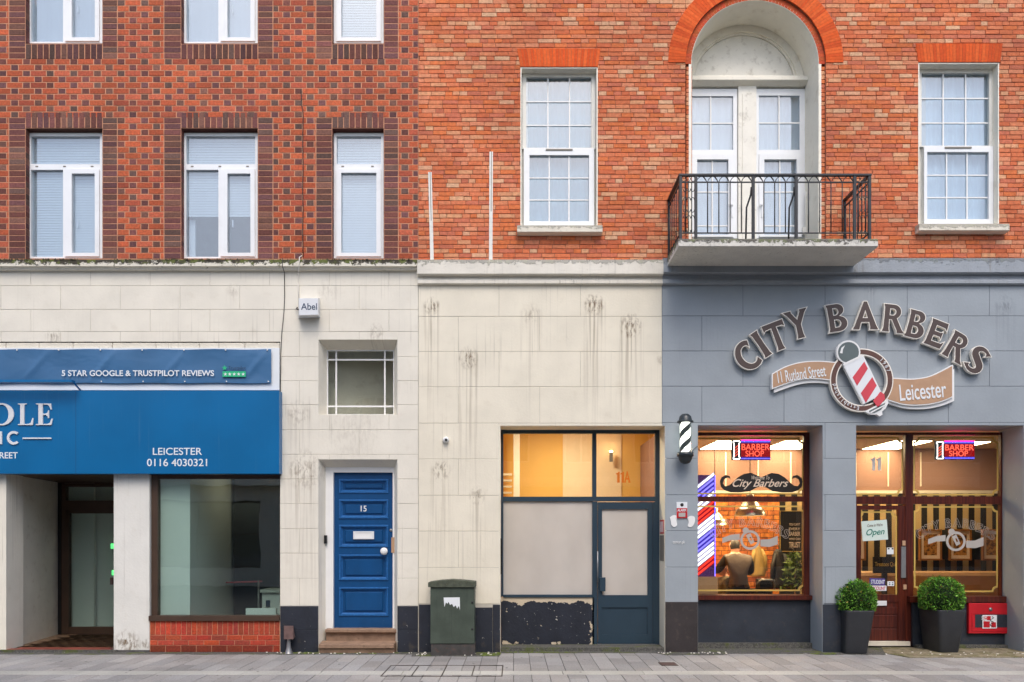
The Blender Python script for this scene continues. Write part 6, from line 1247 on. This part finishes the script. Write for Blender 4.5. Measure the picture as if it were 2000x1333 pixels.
# green street cabinet
cb = root('street_cabinet', 'dull green metal street cabinet with a torn white label against the wall', 'cabinet', (XX(882,-.25), -.18, 0))
cy0, cy1 = -.30, -.02; cpx = lambda p: XX(p, cy0); cpz = lambda p: ZZ(p, cy0)
part('body', MB().cbox(cpx(840.5), cpx(926.5), cy0, cy1, cpz(1258), cpz(1147), .006), M['cab'], cb); part('plinth', MB().box(cpx(841.5), cpx(927.5), cy0+.012, cy1, 0, cpz(1258.2)), M['cabbase'], cb)
part('lid', MB().prism([(cpx(836.5),cpz(1147)),(cpx(928.5),cpz(1147)),(cpx(928.5),cpz(1137)),(cpx(905),cpz(1134.5)),(cpx(882),cpz(1133)),(cpx(860),cpz(1134.5)),(cpx(836.5),cpz(1138))], cy0-.025, cy1), M['cabtop'], cb)
part('label', curve_mb([P2([(866.5,1167.5),(898,1167),(898.5,1192),(896,1184),(893,1189),(890,1183),(886,1186),(883,1180),(879,1182),(876,1176),(874,1180),(871,1177),(868,1186)], cy0)], cy0-.004, .003), M['whiteflat'], cb); part('hinge', MB().lathe([(0,-.012),(.012,-.01),(.014,0)], (cpx(922.5),cy0-.001,cpz(1177)), 'y', 12).lathe([(0,-.012),(.012,-.01),(.014,0)], (cpx(922.5),cy0-.001,cpz(1229)), 'y', 12), M['black'], cb)
# manhole frame and drain
mh_ = root('inspection_cover', 'paver filled inspection cover set in the pavement before the cabinet', 'cover', (XX(860,-.9), -1.2, 0))
def gp(px, py): yy_ = PX*D*CH/(py-CY)/1.0 - D; return (XX(px, yy_), yy_)
yA, yB_ = 1500*1.5/(1300.5-1050)-10, 1500*1.5/(1321.5-1050)-10
xl0, xr0 = XX(764, yA), XX(982, yA); cf = MB()
for i in range(5): xx = xl0+(xr0-xl0)*i/4; cf.box(xx-.006, xx+.006, yB_, yA, -.002, .0045)
for yy_ in (yA, yB_): cf.box(xl0-.006, xr0+.006, yy_-.007, yy_+.007, -.002, .0052)
part('frame', cf, M['grille'], mh_); part('key_slots', join(*[MB().box(xl0+(xr0-xl0)*(i+.5)/4-.05, xl0+(xr0-xl0)*(i+.5)/4+.05, yB_+.008, yB_+.03, .0, .0042) for i in range(4)]), M['grille'], mh_)
yA, yB_ = 2250/(1294.5-1050)-10, 2250/(1301-1050)-10; dg_ = root('drain_cover', 'small rusty square drain cover in the pavement', 'drain', (XX(1302,yA), yA, 0)); xl0, xr0 = XX(1285,yA), XX(1317,yA)
part('plate', MB().box(xl0, xr0, yB_, yA, -.002, .0045), M['grille'], dg_); part('ribs', join(*[MB().box(xl0+.01, xr0-.01, yB_+(yA-yB_)*(q+.2)/5, yB_+(yA-yB_)*(q+.6)/5, .0046, .007) for q in range(5)]), M['rust'], dg_)
# ------------------------------------------------------------ planters with clipped balls
def rsq(cx, cy, w_, d_, r_, z, n=5):
    out = []
    for sx_, sy_, a0 in ((1,1,0),(-1,1,90),(-1,-1,180),(1,-1,270)):
        for q in range(n+1): out.append((cx+sx_*(w_-r_)+r_*math.cos(R(a0+90*q/n)), cy+sy_*(d_-r_)+r_*math.sin(R(a0+90*q/n)), z))
    return out
def planter(pxc, rim, base, py_rim, py_base, front, lab, lab2, ballc, ballr, rot):
    yc = front + .25; X_ = XX(pxc, front); zr = ZZ(py_rim, front+.02)
    r_ = root('planter', lab, 'planter', (X_, yc, 0), 'square charcoal planters')
    wt, wb_ = (XX(rim[1],front)-XX(rim[0],front))/2, (XX(base[1],front)-XX(base[0],front))/2; xb_ = XX((base[0]+base[1])/2, front); xt = XX((rim[0]+rim[1])/2, front)
    dt, db = .25, .20
    ringsz = [rsq(xb_,yc,wb_*.97,db*.97,.04,.005), rsq(xb_,yc,wb_,db,.04,.02), rsq(xt,yc,wt*.985,dt*.99,.045,zr-.03), rsq(xt,yc,wt,dt,.045,zr-.008), rsq(xt,yc,wt*.99,dt*.99,.045,zr), rsq(xt,yc,wt*.93,dt*.93,.045,zr-.003), rsq(xt,yc,wt*.9,dt*.9,.045,zr-.06)]
    mb = MB(); n_ = len(ringsz[0]); vs = [p for rr in ringsz for p in rr]
    c_, s_ = math.cos(rot), math.sin(rot); vs = [(xb_+(x_-xb_)*c_-(y_-yc)*s_, yc+(x_-xb_)*s_+(y_-yc)*c_, z_) for x_, y_, z_ in vs]
    mb._add(vs, [(j*n_+q, j*n_+(q+1) % n_, (j+1)*n_+(q+1) % n_, (j+1)*n_+q) for j in range(len(ringsz)-1) for q in range(n_)] + [tuple(range(n_))[::-1]], None, True); part('pot', mb, M['pot'], r_)
    part('soil', MB()._add([(x_,y_,zr-.055) for x_, y_, _ in rsq(xt,yc,wt*.9,dt*.9,.045,0)], [tuple(range(n_))]), M['soil'], r_)
    # clipped ball of box leaves
    bX_, bZ_ = XX(ballc[0], yc), ZZ(ballc[1], yc); br_ = ballr*(D+yc)/(PX*D)
    s = root('box_shrub', lab2, 'shrub', (bX_, yc, zr-.05), 'clipped ball shrubs'); lf_ = MB(); rr_ = random.Random(int(pxc))
    for q in range(6500):
        z_ = rr_.uniform(-1,1); a_ = rr_.uniform(0,6.283); rh = math.sqrt(1-z_*z_); d_ = Vector((rh*math.cos(a_), rh*math.sin(a_), z_)); rad = br_*(rr_.uniform(.80,1.0)**.6)*(1+.03*math.sin(a_*4+z_*5)+.025*math.sin(a_*9+z_*7))
        rad *= 1+.03*math.sin(a_*2.3+z_*3.1+pxc)
        if rr_.random() < .06: rad *= rr_.uniform(1.02,1.09)
        c3 = Vector((bX_,yc,bZ_)) + d_*rad
        if c3.z < zr-.012: continue
        ax_ = (d_ + Vector((rr_.gauss(0,.5),rr_.gauss(0,.5),rr_.gauss(.15,.5)))).normalized(); sd2 = ax_.cross(Vector((rr_.gauss(0,1),rr_.gauss(0,1),rr_.gauss(0,1)))).normalized(); l_ = rr_.uniform(.014,.024); w2 = l_*.36; g = rr_.uniform(.6,1.9)*(1.3 if rad > br_*.95 else .8)
        lf_._add([c3-ax_*l_*.6, c3+sd2*w2, c3+ax_*l_, c3-sd2*w2], [(0,1,2,3)], tuple(v_*g for v_ in lin(rr_.choice([(72,118,34),(88,134,40),(58,102,30),(104,148,52)] if rr_.random() > .03 else [(128,112,52)]))))
    for q in range(1300):
        a_ = rr_.uniform(0,6.283); f = rr_.uniform(.3,1); c3 = Vector((xt+wt*.93*f*math.cos(a_), yc+dt*.93*f*math.sin(a_), zr+rr_.uniform(-.04,.02))); ax_ = Vector((rr_.gauss(0,.5),rr_.gauss(0,.5),1)).normalized(); sd2 = ax_.cross(Vector((rr_.gauss(0,1),rr_.gauss(0,1),.1))).normalized(); l_ = rr_.uniform(.010,.02); g = rr_.uniform(.4,1.3)
        lf_._add([c3-ax_*l_*.6, c3+sd2*l_*.35, c3+ax_*l_, c3-sd2*l_*.35], [(0,1,2,3)], tuple(v_*g for v_ in lin((78,128,48))))
    part('crown', lf_, M['leaf'], s); 
    part('core', MB().lathe([(br_*.82*math.sin(math.pi*q/12)+1e-4, max(-br_*.82*math.cos(math.pi*q/12), zr-.05-bZ_)) for q in range(13)], (bX_,yc,bZ_), 'z', 20), M['soil'], s); part('trunk', MB().tube([(bX_,yc,zr-.055),(bX_,yc,bZ_)], .018, 8), M['floorin'], s)
planter(1684,(1657,1712),(1656,1700),1193,1280,-.22,'charcoal planter left of the shop door','clipped green ball shrub in the planter left of the shop door',(1669.5,1172),39.5,R(-4))
planter(1859,(1832,1889),(1838,1878),1192,1274,-.12,'charcoal planter right of the shop door in front of the meter box','clipped green ball shrub in the planter beside the meter box',(1838,1169),41.5,R(3))
# ------------------------------------------------------------ building across the street (seen mirrored in the glass)
ob_ = root('street_building', 'pale building across the street, seen only mirrored in shop glass', 'building', (0, -15.2, 0))
oh = []
for i in range(-9, 10):
    for z0, z1 in ((4.0,6.2),): oh.append((i*2.3-.55, i*2.3+.55, z0, z1))
for i in range(-4, 5): oh.append((i*5.2-2.1, i*5.2+2.1, .5, 2.7))
part('wall', MB().wall(-24, 24, -.1, 7.6, -15.4, -15.0, oh), plain('render_pale', (222,214,198), .8, .1), ob_); part('cornice', MB().box(-24.1, 24.1, -14.99, -14.7, 3.2, 3.5).box(-24.1, 24.1, -14.99, -14.75, 7.3, 7.65), M['lining'], ob_)
part('back', MB().box(-24, 24, -16.2, -15.9, -.1, 7.6), M['dark'], ob_)
for h in oh:
    a, b, c, d = h; wd_ = part('window', MB().box(a, b, -15.2, -15.15, c, c+.06).box(a, b, -15.2, -15.15, d-.06, d).box(a, a+.06, -15.2, -15.15, c+.061, d-.061).box(b-.06, b, -15.2, -15.15, c+.061, d-.061).box((a+b)/2-.03, (a+b)/2+.03, -15.19, -15.16, c+.061, d-.061).box(a+.061, b-.061, -15.188, -15.162, (c+d)/2-.02, (c+d)/2+.02), M['white'] if c > 3 else M['bronze'], ob_); part('pane', MB().box(a+.06, b-.06, -15.18, -15.174, c+.06, d-.06), M['glassU'], wd_)

gh = root('gabled_house', 'tall gabled house behind the building across the street, seen only mirrored', 'house', (-8.5, -18, 0))
part('wall', MB().box(-12, -5.5, -20, -16.4, -.1, 9.8), M['mortB'], gh); part('roof', MB()._add([(-12.2,-16.2,9.7),(-5.3,-16.2,9.7),(-5.3,-20.2,9.7),(-12.2,-20.2,9.7),(-12.2,-18.2,11.6),(-5.3,-18.2,11.6)], [(0,1,5,4),(1,2,5),(2,3,4,5),(3,0,4),(3,2,1,0)]), M['slate'], gh); part('chimney', MB().box(-7.2,-6.5,-18.6,-17.9,10.9,12.3), M['mortB'], gh)
